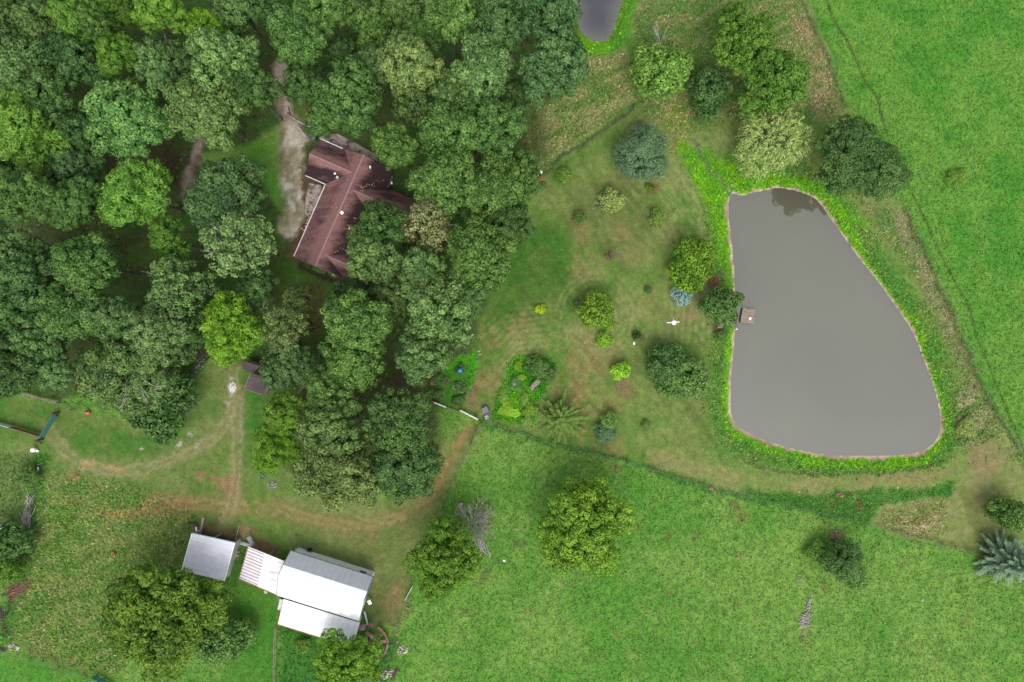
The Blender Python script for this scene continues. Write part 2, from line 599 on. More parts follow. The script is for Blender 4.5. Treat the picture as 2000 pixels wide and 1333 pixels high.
# east pasture
region([(1562, -60), (1575, 20), (1612, 110), (1650, 205), (1715, 300), (1768, 410), (1800, 480), (1850, 590), (1893, 690), (1935, 790), (2010, 905), (4000, 1400), (14000, -9000), (1500, -9000)],
       S(92, 164, 54), S(122, 177, 70), N_BIG * .45 + N_MID * .55, ln=.24)
# garden lawn and banks
GARDEN = [(1237, 208), (1050, 345), (1010, 470), (935, 640), (895, 790), (945, 823), (1100, 873), (1190, 893), (1280, 920), (1395, 955), (1480, 975),
          (1640, 1008), (1800, 1055), (1935, 1088), (2010, 1050), (2010, 900), (1935, 790), (1850, 590), (1768, 410), (1650, 205), (1562, -60), (1240, -60)]
region(GARDEN, S(114, 154, 66), S(144, 164, 88), N_MID * .6 + N_BIG * .4, ln=.07, dn=.7, feather=5)
region([(1000, 430), (1120, 440), (1120, 600), (1050, 640), (940, 640)], S(86, 136, 50), S(104, 140, 60), N_MID, feather=30, ln=.07)
region([(1240, 225), (1060, 345), (1100, 350), (1260, 240)], S(108, 146, 66), feather=20, amt=.8)
region([(1100, 350), (1240, 340), (1290, 420), (1240, 520), (1120, 480)], S(136, 142, 84), S(118, 138, 70), N_SM, feather=30, amt=.7)
region([(1390, 660), (1300, 880), (1390, 900), (1420, 800)], S(120, 146, 72), S(140, 152, 86), N_MID, feather=25, amt=.7)
# browner, scalped places in the lawn
for (u, v, r, am) in ((1140, 520, 26, .5), (1135, 450, 24, .4), (1120, 720, 50, .55), (1110, 780, 40, .7), (1160, 840, 32, .9), (1180, 870, 40, .6), (965, 650, 36, .7), (945, 740, 26, .8),
                      (925, 780, 18, .8), (1000, 640, 30, .5), (1180, 700, 30, .5), (1240, 500, 26, .35), (1340, 620, 16, .6), (1200, 790, 26, .5), (1215, 450, 22, .4), (1260, 600, 30, .3), (1130, 680, 30, .5)):
    spot(u, v, r, S(170, 146, 96), am, r * 1.3, patchy=.47, dn=.5)
# mower lines: rings round the beds and rows along the fence and the pond
md = d_line(GU, GV, [(1080, 640), (1000, 650), (950, 700), (930, 790)])
mrow = np.minimum(d_line(GU, GV, spline([(1310, 300), (1390, 420), (1405, 560), (1395, 700), (1400, 830), (1440, 900), (1600, 940)], 5, False)), 1e4)
mring = np.abs(np.hypot(GU - 1168, GV - 614))
MOW = np.zeros(GX.shape)
for dd, lim, per in ((mrow, 120, 13), (mring, 100, 11.5), (md, 66, 11)):
    MOW = np.maximum(MOW, smooth((lim - dd) / 30) * (.5 + .5 * np.sin(dd / per * 2 * math.pi + 2.5 * N_MID)) * smooth((N_BIG - .3) / .25))
MOW *= sd_poly(GU, GV, GARDEN) < 0
MOW *= smooth((N_MID * .6 + N_XS * .4 - .34) / .16)
lay(MOW * .5, S(184, 182, 122))
C *= (1 - .16 * smooth((fbm((GX * .8 + GY * .6) * 1.6, (GY * .8 - GX * .6) / 4, .9, 31, 3) - .5) / .2) * (sd_poly(GU, GV, GARDEN) < 0))[..., None]
# rough meadow above the garden fence, and right of it up to the pasture fence
region([(1050, 340), (1232, 206), (1245, 150), (1225, 90), (1150, 110), (1130, 90), (1110, 170), (1020, 230)], S(118, 150, 70), S(158, 164, 100), N_STR, ln=.5, dn=1.2)
region([(1235, 210), (1245, 100), (1220, -60), (1562, -60), (1575, 20), (1650, 205), (1600, 235), (1450, 225), (1330, 260), (1260, 230)], S(112, 150, 66), S(150, 160, 94), N_STR, ln=.45, dn=1.2)
region([(1540, 20), (1572, 20), (1648, 200), (1640, 220), (1590, 225), (1585, 130)], S(178, 164, 116), S(144, 156, 90), N_STR, ln=.5, amt=.9)
region([(1240, -60), (1330, -60), (1320, 60), (1250, 60)], S(118, 150, 76), S(150, 156, 92), N_STR, ln=.5)
spot(1330, 225, 24, S(158, 126, 84), .6, 30, patchy=.45)
region([(1290, 200), (1340, 200), (1345, 290), (1310, 300)], S(120, 160, 66), S(160, 164, 92), N_STR, ln=.5)
# banks round the pond
ring = smooth((4.2 + 3.0 * (N_MID - .5) - SDP) / 1.8)
east = smooth((GU - 1600) / 80) * smooth((900 - GV) / 60)
lay(ring, S(96, 158, 56), S(124, 160, 72), N_MID * .6 + N_SM * .4)
LONG[:] = LONG * (1 - ring) + .5 * ring; DENS[:] = DENS * (1 - ring) + 1.5 * ring
# rough strip between the bank and the pasture fence on the right
m = region([(1690, 400), (1770, 415), (1852, 592), (1895, 692), (1937, 792), (2005, 905), (1960, 905), (1880, 890), (1890, 800), (1860, 690), (1800, 570), (1720, 460)],
           S(110, 152, 66), S(146, 160, 92), N_STR * .5 + N_MID * .5, ln=.45, dn=1.1, feather=10)
region([(1740, 420), (1768, 415), (1805, 500), (1850, 600), (1935, 800), (1960, 870), (1930, 830), (1880, 730), (1800, 560)], S(168, 162, 116), S(128, 150, 80), N_STR * .5 + N_SM * .5, feather=7, amt=.8, ln=.4)
region([(1870, 770), (1910, 760), (1930, 850), (1880, 880)], S(168, 172, 116), S(110, 146, 66), N_STR, ln=.6)
# the bright marsh grass: at the inlet and along the water
region([(1320, 275), (1375, 290), (1450, 330), (1540, 360), (1600, 350), (1700, 440), (1640, 440), (1600, 390), (1440, 400), (1425, 520), (1405, 520), (1390, 420), (1350, 350)],
       S(128, 194, 26), S(104, 172, 44), N_MID * .5 + N_SM * .5, ln=.4, dn=1.5, feather=10)
reed = smooth((1.25 + 2.2 * (N_MID - .5) + 1.0 * (N_SM - .5) + 1.0 * smooth((GU - 1400) / 50) * smooth((GV - 760) / 90) * smooth((1900 - GU) / 100) * .5 + .8 * smooth((520 - GV) / 120) - SDP) / .6)
lay(reed, S(134, 198, 34), S(114, 180, 42), N_SM)
LONG[:] = LONG * (1 - reed) + .5 * reed
ring2 = smooth((2.6 - SDP2) / 1.0)
lay(ring2, S(96, 164, 46), S(116, 172, 40), N_MID); LONG[:] = LONG * (1 - ring2) + .45 * ring2
region([(1130, 70), (1200, 80), (1190, 100), (1140, 95)], S(118, 186, 34), feather=6, ln=.4)
# mown way below the pond, and the lush band under it
region([(1400, 925), (1480, 950), (1560, 952), (1700, 955), (1850, 935), (1872, 950), (1860, 970), (1740, 985), (1690, 1030), (1600, 1000), (1480, 972)], S(80, 142, 50), S(96, 150, 58), N_MID, ln=.4, dn=1.4)
for (u, v, r) in ((1535, 958, 10), (1640, 975, 22), (1675, 990, 14), (1560, 955, 12), (1610, 960, 14)):
    spot(u, v, r, S(122, 84, 66), .7, r, patchy=.5)
track(spline([(1280, 890), (1390, 925), (1500, 945), (1650, 945), (1800, 935), (1880, 905), (1960, 865)], 5, False), 30, S(140, 160, 84), .95, 12, ln=.07, dn=.6, col2=S(158, 160, 98), n=N_MID)
track(spline([(1690, 940), (1800, 930), (1860, 915)], 5, False), 10, S(166, 144, 104), .5, 12, patchy=.45)
region([(1740, 985), (1860, 965), (1880, 915), (1960, 875), (2010, 930), (2010, 1000), (1935, 1088), (1830, 1055), (1700, 1025)], S(138, 158, 84), S(166, 166, 108), N_STR * .6 + N_MID * .4, ln=.3, dn=.9)
region([(1735, 1000), (1850, 975), (1840, 1030), (1800, 1050), (1725, 1020)], S(186, 176, 126), S(140, 154, 82), N_STR, ln=.5, feather=16)
spot(1925, 900, 34, S(168, 142, 108), .6, 40, patchy=.42)
track([(1885, 960), (1930, 1070)], 26, S(128, 140, 76), .8, 16)
# dark seam along the outer bank
track(spline([(1440, 890), (1500, 915), (1580, 925), (1680, 928), (1780, 918), (1860, 890)], 5, False), 4, S(92, 84, 58), .8, 6, patchy=.45)
# wet mud at the water's edge
mud = smooth((.50 + 1.0 * (N_SM - .5) + .4 * (N_XS - .5) - SDP) / .2)
lay(mud, S(236, 214, 186), S(196, 172, 144), N_SM)
DENS[:] = DENS * (1 - mud * .95)
mud2 = smooth((.15 - SDP2) / .2); lay(mud2, S(120, 110, 84)); DENS[:] *= 1 - mud2 * .95
# wood floor
WOOD = [(-300, -300), (1040, -300), (1135, 70), (1120, 150), (1030, 230), (1045, 340), (1000, 470), (935, 640), (925, 690), (850, 735), (862, 900), (845, 955), (780, 955), (640, 960), (520, 915), (515, 850),
        (585, 760), (500, 725), (405, 690), (375, 760), (280, 822), (150, 770), (130, 785), (-20, 755), (-2000, 760), (-2000, -300)]
region(WOOD, S(94, 108, 60), S(84, 120, 54), N_MID * .7 + N_BIG * .3, feather=10, ln=.12, dn=.5)
region([(640, 680), (860, 720), (860, 800), (700, 790), (600, 700)], S(92, 92, 58), S(92, 116, 56), N_MID, feather=20)
region([(395, 300), (470, 290), (545, 245), (560, 330), (550, 415), (510, 360), (470, 340), (395, 345)], S(122, 186, 72), S(138, 178, 84), N_MID, feather=8, ln=.08, dn=.8)
region([(570, 195), (600, 195), (680, 235), (670, 262), (610, 248), (575, 225)], S(92, 126, 52), S(116, 120, 70), N_MID, feather=8, ln=.08)
region([(510, 510), (570, 510), (680, 560), (660, 640), (600, 700), (560, 640)], S(90, 132, 52), S(100, 104, 60), N_MID * .5 + N_BIG * .5, feather=14, ln=.08)
region([(235, 470), (330, 480), (330, 560), (260, 540)], S(98, 130, 56), S(104, 100, 60), N_MID, feather=14, ln=.1)
region([(960, -40), (1040, -40), (1030, 120), (950, 40), (900, 20)], S(98, 122, 54), S(100, 98, 54), N_MID, feather=20)
region([(200, 290), (360, 300), (350, 360), (220, 330)], S(112, 84, 68), S(94, 112, 54), N_MID, feather=14)
region([(1020, 190), (1060, 200), (1070, 300), (1030, 330)], S(110, 122, 64), feather=14, ln=.3)
# the way in from the wood and the drive beside the house
track(spline([(545, 130), (550, 175), (557, 220), (572, 250), (600, 268)], 5, False), 30, S(226, 206, 188), .95, 14, col2=S(186, 164, 146), n=N_MID, dn=.1)
track(spline([(570, 255), (572, 310), (572, 360), (582, 400), (566, 445)], 5, False), 46, S(250, 242, 226), .98, 16, col2=S(206, 192, 160), n=N_MID, dn=.12)
for q_, am_ in (([(596, 280), (592, 320), (600, 380)], .8), ([(552, 260), (551, 330), (560, 400), (556, 440)], .8), ([(572, 330), (576, 380), (574, 420)], .6)):
    track(spline(q_, 5, False), 9, S(134, 144, 88), am_, 14, patchy=.46)
track(spline([(553, 240), (550, 290), (552, 320)], 5, False), 8, S(150, 140, 112), .7, 12, patchy=.4)
track(spline([(580, 295), (560, 330), (590, 440)], 5, False), 10, S(128, 130, 92), .6, 10, patchy=.45)
track(spline([(392, 275), (384, 310), (372, 345), (364, 385)], 5, False), 22, S(200, 180, 164), .95, 12, col2=S(150, 132, 116), n=N_SM, dn=.1)
track(spline([(388, 280), (370, 340), (358, 385)], 5, False), 4, S(190, 176, 164), .7, 5, dn=.1)
region([(596, 330), (640, 360), (610, 440), (596, 430), (590, 380)], S(150, 120, 98), S(120, 100, 84), N_MID, feather=6, dn=.1)
track([(575, 500), (588, 455), (605, 425)], 10, S(140, 100, 78), .9, 10, dn=.2)
track([(586, 515), (640, 545), (680, 560)], 9, S(70, 56, 48), .9, 6, dn=.2)
region([(572, 232), (630, 262), (640, 272), (610, 278), (580, 250)], S(156, 142, 122), S(110, 120, 72), N_SM, feather=5, dn=.3)
# yard between the wood and the barn
YARD = [(-300, 770), (0, 765), (115, 790), (150, 800), (280, 830), (380, 770), (410, 700), (500, 730), (590, 770), (515, 870), (600, 960), (850, 970), (885, 850), (945, 822), (920, 870), (870, 980), (800, 1130), (790, 1215),
        (735, 1225), (560, 1080), (480, 1060), (350, 1030), (350, 1120), (300, 1220), (180, 1320), (100, 1310), (10, 1250), (40, 1080), (85, 900), (-300, 830)]
region(YARD, S(118, 152, 70), S(144, 160, 92), N_BIG * .4 + N_MID * .6, feather=8, ln=.12, dn=.8)
region([(-300, 770), (0, 765), (110, 795), (270, 840), (420, 800), (300, 900), (180, 900), (80, 860), (-300, 830)], S(92, 142, 56), S(118, 146, 70), N_MID, feather=18, ln=.1)
region([(-300, 850), (80, 890), (30, 1080), (-300, 1100)], S(96, 150, 62), S(124, 152, 78), N_MID, ln=.3)
region([(75, 920), (250, 940), (380, 1000), (365, 1050), (355, 1120), (300, 1220), (230, 1310), (180, 1318), (60, 1270), (20, 1240), (50, 1060)], S(112, 154, 62), S(146, 164, 88), N_STR * .6 + N_SM * .4, ln=.5, dn=1.2, feather=14)
region([(440, 700), (520, 760), (500, 900), (450, 960), (470, 780)], S(88, 146, 56), S(110, 146, 64), N_MID, feather=14, ln=.12)
# worn tracks
track(spline([(455, 715), (456, 770), (440, 830), (390, 870), (310, 905), (230, 918), (165, 905), (120, 870), (92, 835)], 5, False), 26, S(160, 154, 106), .75, 26, patchy=.30, dn=.6, col2=S(140, 150, 88), n=N_MID)
track(spline([(165, 900), (200, 912), (240, 912)], 5, False), 10, S(206, 164, 112), .8, 12, patchy=.45, dn=.5)
track(spline([(465, 760), (462, 860), (456, 960), (430, 1040)], 5, False), 22, S(170, 160, 112), .7, 24, patchy=.32, dn=.6)
track(spline([(300, 985), (400, 985), (500, 990), (600, 1010), (700, 1030), (800, 1000), (850, 950), (880, 870)], 5, False), 34, S(170, 146, 96), .7, 36, patchy=.40, dn=.6)
track(spline([(850, 960), (868, 920), (895, 860), (920, 830)], 5, False), 8, S(190, 146, 98), .85, 12, patchy=.35, dn=.5)
track(spline([(200, 1000), (280, 1000), (380, 975)], 5, False), 14, S(186, 154, 98), .7, 18, patchy=.42)
region([(660, 1040), (800, 1020), (800, 1120), (760, 1110), (690, 1080)], S(164, 146, 96), S(124, 142, 74), N_MID, feather=24, amt=.8)
region([(735, 1120), (795, 1120), (790, 1205), (770, 1222), (735, 1200)], S(164, 140, 96), S(124, 138, 76), N_MID, feather=12, amt=.85, dn=.5)
for (u, v, r) in ((420, 930, 14), (390, 935, 12), (455, 945, 16), (400, 1040, 20), (440, 1050, 18), (480, 1040, 16), (508, 1075, 18), (530, 1080, 16), (440, 950, 14), (150, 925, 12)):
    spot(u, v, r, S(178, 138, 106), .75, r, patchy=.42, dn=.4)
region([(378, 1035), (460, 1052), (458, 1062), (376, 1044)], S(150, 110, 84), S(110, 88, 66), N_SM, feather=7, dn=.3)
spot(455, 757, 8, S(236, 232, 224), 1, 6, dn=.05)
spot(453, 770, 5, S(214, 208, 190), .9, 6, dn=.1)
for (u, v, r) in ((443, 790, 5), (375, 848, 4), (353, 862, 4), (388, 868, 4), (455, 735, 4), (280, 875, 3)):
    spot(u, v, r, S(224, 214, 196), .85, 4, dn=.2)
# the wheel ruts themselves
for k in (-7, 7):
    track(spline([(455 + k, 715), (456 + k, 770), (440 + k, 830), (390, 870 + k), (310, 905 + k), (230, 918 + k), (165, 905 + k), (120 - k, 870 + k), (92 - k, 835 + k)], 5, False), 4, S(196, 192, 140), .5, 10, patchy=.33, dn=.4)
    track(spline([(465 + k, 780), (462 + k, 860), (456 + k, 960), (432 + k, 1040)], 5, False), 5, S(196, 192, 140), .5, 10, patchy=.35, dn=.4)
    track(spline([(300, 985 + k), (400, 985 + k), (500, 990 + k), (600, 1010 + k), (700, 1030 + k), (800, 1000 + k), (850 + k, 950), (880 + k, 870)], 5, False), 5, S(196, 178, 124), .45, 10, patchy=.40, dn=.4)
# lush ground round the barn
region([(470, 1090), (540, 1160), (545, 1333), (440, 1400), (380, 1400), (480, 1230), (440, 1150)], S(84, 152, 50), S(102, 156, 58), N_MID, ln=.15)
region([(548, 1200), (730, 1230), (780, 1250), (740, 1400), (545, 1400)], S(76, 140, 50), S(92, 150, 56), N_MID, ln=.25)
region([(-300, 1262), (60, 1285), (180, 1320), (200, 1500), (-300, 1500)], S(90, 164, 56), S(106, 164, 62), N_MID, ln=.15)
track([(20, 1230), (60, 1272), (180, 1318)], 18, S(120, 112, 72), .6, 20, patchy=.48)
# weedy fence lines
for pts in (spline([(85, 900), (70, 960), (50, 1040), (30, 1130), (10, 1240)], 4, False),):
    track(pts, 30, S(82, 146, 50), .8, 20, patchy=.3, ln=.5, dn=1.4)
    track(pts, 8, S(96, 76, 60), .8, 10, patchy=.48)
track(spline([(945, 823), (1100, 873), (1190, 893), (1280, 920), (1395, 955), (1480, 975), (1640, 1008)], 4, False), 9, S(78, 140, 50), .9, 8, ln=.45, dn=1.4)
track(spline([(945, 819), (1100, 868), (1190, 888), (1280, 915), (1395, 950)], 4, False), 3, S(100, 88, 64), .6, 5, patchy=.45)
track(spline([(1700, 1022), (1800, 1048), (1935, 1084)], 4, False), 6, S(110, 96, 70), .6, 8, patchy=.4)
track([(1562, 0), (1575, 25), (1612, 115), (1650, 207)], 5, S(84, 106, 54), .7, 6, ln=.5)
track(spline([(1768, 412), (1800, 482), (1850, 592), (1893, 692), (1935, 792), (2005, 905)], 4, False), 5, S(66, 110, 48), .8, 6, ln=.5)
track(spline([(1772, 420), (1848, 597), (1891, 697), (1933, 797)], 4, False), 5, S(134, 104, 80), .6, 7, patchy=.42)
track([(1052, 345), (1100, 308), (1150, 275), (1200, 240), (1237, 208)], 7, S(92, 96, 62), .8, 7, ln=.45)
# cattle paths worn into the east pasture
track(spline([(1612, -5), (1632, 45), (1660, 90), (1690, 160), (1712, 190), (1722, 230), (1734, 266)], 4, False), 4.0, S(88, 84, 54), .95, 3, dn=.15, warp=False)
track(spline([(1778, 372), (1812, 440), (1834, 490), (1870, 560), (1893, 600), (1905, 650), (1925, 700), (1972, 815), (2010, 900)], 4, False), 3.6, S(74, 92, 50), .9, 3, dn=.25, patchy=.3, warp=False)
track(spline([(1590, 20), (1605, 60), (1650, 170)], 4, False), 5, S(70, 140, 46), .6, 6)
# worn and bare spots in the pastures
r_ = np.random.default_rng(5)
for i in range(70):
    u, v = r_.uniform(880, 1900), r_.uniform(860, 1333)
    if v > 900 + (u - 1100) * .25 + 20:
        spot(u, v, r_.uniform(3, 9), S(156, 146, 96), .55, 10, patchy=.47)
for (u, v, r) in ((1170, 915, 12), (1205, 920, 10), (1440, 990, 10), (1450, 1012, 14), (1355, 1050, 10), (1300, 1050, 8)):
    spot(u, v, r, S(142, 122, 78), .6, r, patchy=.45)
track(spline([(905, 1200), (960, 1110), (985, 1080), (1010, 1060)], 4, False), 14, S(110, 110, 70), .5, 14, patchy=.5)
# bare soil and mulch in the garden
for (u, v, r, c) in ((1271, 369, 12, (150, 116, 88)), (1188, 498, 10, (124, 104, 84)), (1242, 655, 11, (140, 116, 92)), (1125, 594, 9, (138, 118, 86)), (1392, 550, 12, (150, 96, 84)), (1348, 620, 10, (172, 150, 108)),
                     (1312, 630, 6, (166, 132, 100)), (1266, 568, 8, (128, 112, 80)), (1262, 829, 9, (128, 104, 80)), (1052, 350, 9, (176, 124, 88)), (1220, 757, 18, (150, 132, 92)), (1398, 640, 8, (130, 96, 80)),
                     (1247, 245, 8, (122, 104, 84)), (1130, 428, 15, (140, 124, 84))):
    spot(u, v, r, S(*c), .85, r * .8, dn=.2)
track(spline([(1395, 555), (1405, 620), (1398, 640)], 3, False), 6, S(140, 100, 84), .6, 8)
# kitchen garden and the flower bed
region([(862, 735), (895, 700), (938, 690), (932, 745), (905, 795), (870, 790)], S(92, 176, 40), S(80, 148, 46), N_MID, feather=4, ln=.15)
track(spline([(938, 690), (930, 745), (918, 790)], 3, False), 4, S(158, 128, 104), .7, 4, patchy=.3)
BED = [(1005, 690), (1050, 690), (1082, 715), (1070, 760), (1052, 790), (1050, 830), (1010, 828), (968, 815), (965, 790), (985, 740)]
region(BED, S(84, 164, 44), S(110, 186, 44), N_MID, feather=5, ln=.55, dn=2.0)
spot(1000, 795, 18, S(134, 198, 36), .8, 16)
spot(1040, 800, 16, S(92, 92, 52), .7, 16, patchy=.4)
# rivulets of the inlet
riv = np.minimum(d_line(GU + 6 * (N_SM - .5), GV, spline([(1355, 272), (1368, 300), (1385, 325), (1388, 340), (1405, 345), (1420, 372), (1430, 385)], 4, False)),
                 d_line(GU, GV + 6 * (N_SM - .5), [(1425, 352), (1432, 364), (1428, 374)])) * M_PX
rm = smooth((.22 - riv) / .16)
lay(rm, S(128, 120, 116)); DENS[:] *= 1 - rm * .9

# heights: the ponds are hollows, pastures are faintly uneven
GZ = .10 * (N_BIG - .5) + .05 * (N_SM - .5)
def hollow(sd):
    out = WATER_Z * (1 - smooth(sd / 1.3))
    return np.where(sd > 0, out, WATER_Z + np.maximum(sd * .6, -1.6))
near = smooth((SDP - .0) / 1.5); near2 = smooth(SDP2 / 1.5)
GZ = GZ * near * near2 + hollow(SDP) + np.where(SDP2 < 1.4, hollow(SDP2), 0)
C = np.clip(C, .004, .8)


def ground_z(x, y):
    i = int(np.clip(np.searchsorted(gx, x), 1, len(gx) - 1)); j = int(np.clip(np.searchsorted(gy, y), 1, len(gy) - 1))
    return float(max(GZ[j, i], GZ[j - 1, i - 1]))


def grid_mesh(name):
    ny, nx = GX.shape
    me = bpy.data.meshes.new(name)
    co = np.stack([GX, GY, GZ], -1).reshape(-1, 3).astype(np.float32)
    idx = np.arange(nx * ny).reshape(ny, nx)
    q = np.stack([idx[:-1, :-1], idx[:-1, 1:], idx[1:, 1:], idx[1:, :-1]], -1).reshape(-1, 4)
    me.vertices.add(len(co)); me.vertices.foreach_set('co', co.ravel())
    me.loops.add(q.size); me.loops.foreach_set('vertex_index', q.ravel().astype(np.int32))
    me.polygons.add(len(q))
    me.polygons.foreach_set('loop_start', np.arange(0, q.size, 4, dtype=np.int32))
    me.polygons.foreach_set('loop_total', np.full(len(q), 4, np.int32))
    me.polygons.foreach_set('use_smooth', np.ones(len(q), bool))
    me.update()
    at = me.attributes.new('soil', 'FLOAT_COLOR', 'POINT')
    rgba = np.concatenate([C.reshape(-1, 3), np.ones((nx * ny, 1))], 1).astype(np.float32)
    at.data.foreach_set('color', rgba.ravel())
    return me


def ground_material():
    m, nt, bs = new_mat('ground_cover')
    L = nt.links.new
    at = nt.nodes.new('ShaderNodeAttribute'); at.attribute_name = 'soil'
    tc = nt.nodes.new('ShaderNodeTexCoord')
    out = at.outputs['Color']
    for sc_, lo, hi, dt in ((7.0, .70, 1.30, 4), (1.1, .70, 1.28, 6)):
        nz = nt.nodes.new('ShaderNodeTexNoise')
        nz.inputs['Scale'].default_value = sc_
        nz.inputs['Detail'].default_value = dt
        nz.inputs['Roughness'].default_value = .7
        L(tc.outputs['Object'], nz.inputs['Vector'])
        rp = nt.nodes.new('ShaderNodeMapRange')
        rp.inputs['From Min'].default_value = .3; rp.inputs['From Max'].default_value = .7
        rp.inputs['To Min'].default_value = lo; rp.inputs['To Max'].default_value = hi
        L(nz.outputs['Fac'], rp.inputs['Value'])
        mx = nt.nodes.new('ShaderNodeMixRGB'); mx.blend_type = 'MULTIPLY'; mx.inputs[0].default_value = 1
        L(out, mx.inputs[1]); L(rp.outputs[0], mx.inputs[2])
        out = mx.outputs[0]
    # straw flecks
    nz = nt.nodes.new('ShaderNodeTexNoise'); nz.inputs['Scale'].default_value = 4.5; nz.inputs['Detail'].default_value = 6
    L(tc.outputs['Object'], nz.inputs['Vector'])
    hv = nt.nodes.new('ShaderNodeHueSaturation')
    rp = nt.nodes.new('ShaderNodeMapRange')
    rp.inputs['From Min'].default_value = .3; rp.inputs['From Max'].default_value = .7
    rp.inputs['To Min'].default_value = .475; rp.inputs['To Max'].default_value = .525
    L(nz.outputs['Fac'], rp.inputs['Value']); L(rp.outputs[0], hv.inputs['Hue']); L(out, hv.inputs['Color'])
    L(hv.outputs[0], bs.inputs['Base Color'])
    bs.inputs['Roughness'].default_value = .95
    bs.inputs['Specular IOR Level'].default_value = .1
    bp = nt.nodes.new('ShaderNodeBump'); bp.inputs['Strength'].default_value = .5; bp.inputs['Distance'].default_value = .08
    L(nz.outputs['Fac'], bp.inputs['Height']); L(bp.outputs[0], bs.inputs['Normal'])
    return m


gme = grid_mesh('ground')
gme.materials.append(ground_material())
ground = bpy.data.objects.new('ground', gme); COL.objects.link(ground)
tag(ground, 'grass and soil ground with pastures, lawn, yard, drive and wood floor', 'ground', kind='structure')


# water
def water_material(name, base, base2):
    m, nt, bs = new_mat(name)
    L = nt.links.new
    tc = nt.nodes.new('ShaderNodeTexCoord')
    nz = nt.nodes.new('ShaderNodeTexNoise'); nz.inputs['Scale'].default_value = .05; nz.inputs['Detail'].default_value = 4
    L(tc.outputs['Object'], nz.inputs['Vector'])
    mx = nt.nodes.new('ShaderNodeMixRGB'); mx.inputs[1].default_value = (*base, 1); mx.inputs[2].default_value = (*base2, 1)
    rp = nt.nodes.new('ShaderNodeMapRange'); rp.inputs['From Min'].default_value = .35; rp.inputs['From Max'].default_value = .65
    L(nz.outputs['Fac'], rp.inputs['Value']); L(rp.outputs[0], mx.inputs[0])
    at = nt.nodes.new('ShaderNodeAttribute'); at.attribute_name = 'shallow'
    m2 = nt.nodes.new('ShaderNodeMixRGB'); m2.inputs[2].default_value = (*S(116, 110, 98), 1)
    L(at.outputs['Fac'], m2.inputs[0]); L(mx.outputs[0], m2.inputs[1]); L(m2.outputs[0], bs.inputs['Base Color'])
    bs.inputs['Roughness'].default_value = .03
    bs.inputs['IOR'].default_value = 1.6
    bs.inputs['Specular IOR Level'].default_value = 1.0
    n2 = nt.nodes.new('ShaderNodeTexNoise'); n2.inputs['Scale'].default_value = 1.6; n2.inputs['Detail'].default_value = 3
    L(tc.outputs['Object'], n2.inputs['Vector'])
    bp = nt.nodes.new('ShaderNodeBump'); bp.inputs['Strength'].default_value = .08; bp.inputs['Distance'].default_value = .05
    L(n2.outputs['Fac'], bp.inputs['Height']); L(bp.outputs[0], bs.inputs['Normal'])
    return m


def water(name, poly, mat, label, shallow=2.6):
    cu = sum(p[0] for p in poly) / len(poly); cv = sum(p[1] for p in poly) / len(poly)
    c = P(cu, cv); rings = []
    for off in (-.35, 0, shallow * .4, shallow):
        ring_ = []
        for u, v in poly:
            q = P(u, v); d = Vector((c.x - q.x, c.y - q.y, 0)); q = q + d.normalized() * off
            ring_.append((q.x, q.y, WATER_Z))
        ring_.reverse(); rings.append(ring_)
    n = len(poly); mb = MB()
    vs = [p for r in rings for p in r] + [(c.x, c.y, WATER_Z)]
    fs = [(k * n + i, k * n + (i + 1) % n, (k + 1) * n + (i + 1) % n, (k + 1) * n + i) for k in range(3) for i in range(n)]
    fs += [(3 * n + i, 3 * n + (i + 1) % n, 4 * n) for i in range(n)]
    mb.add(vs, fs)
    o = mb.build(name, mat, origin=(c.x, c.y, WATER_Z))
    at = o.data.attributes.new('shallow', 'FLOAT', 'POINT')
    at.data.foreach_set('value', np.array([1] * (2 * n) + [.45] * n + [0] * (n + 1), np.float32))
    tag(o, label, 'pond', kind='structure')


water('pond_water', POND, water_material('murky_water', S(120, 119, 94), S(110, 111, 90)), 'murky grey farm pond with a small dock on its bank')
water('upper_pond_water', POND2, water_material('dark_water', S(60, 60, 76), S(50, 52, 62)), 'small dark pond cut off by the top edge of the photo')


# ------------------------------------------------------------------ grass as blades (nobody could count it)
def diamonds(name, cen, t, b, col, matkey, attr='blade'):
    n = len(cen)
    co = np.empty((n, 4, 3), np.float32)
    co[:, 0] = cen - t; co[:, 1] = cen + b; co[:, 2] = cen + t; co[:, 3] = cen - b
    me = bpy.data.meshes.new(name)
    me.vertices.add(n * 4); me.vertices.foreach_set('co', co.ravel())
    me.loops.add(n * 4); me.loops.foreach_set('vertex_index', np.arange(n * 4, dtype=np.int32))
    me.polygons.add(n)
    me.polygons.foreach_set('loop_start', np.arange(0, n * 4, 4, dtype=np.int32))
    me.polygons.foreach_set('loop_total', np.full(n, 4, np.int32))
    me.update()
    if attr == 'blade':
        at = me.attributes.new('blade', 'FLOAT_COLOR', 'POINT')
        rgba = np.ones((n, 4, 4), np.float32); rgba[:, :, :3] = col[:, None, :]
        at.data.foreach_set('color', rgba.ravel())
    else:
        at = me.attributes.new('tint', 'FLOAT', 'POINT')
        at.data.foreach_set('value', np.repeat(col.astype(np.float32), 4))
    me.materials.append(MAT[matkey])
    return me


def sample(x, y):
    i = np.clip(np.searchsorted(gx, x), 0, len(gx) - 1); j = np.clip(np.searchsorted(gy, y), 0, len(gy) - 1)
    return j, i


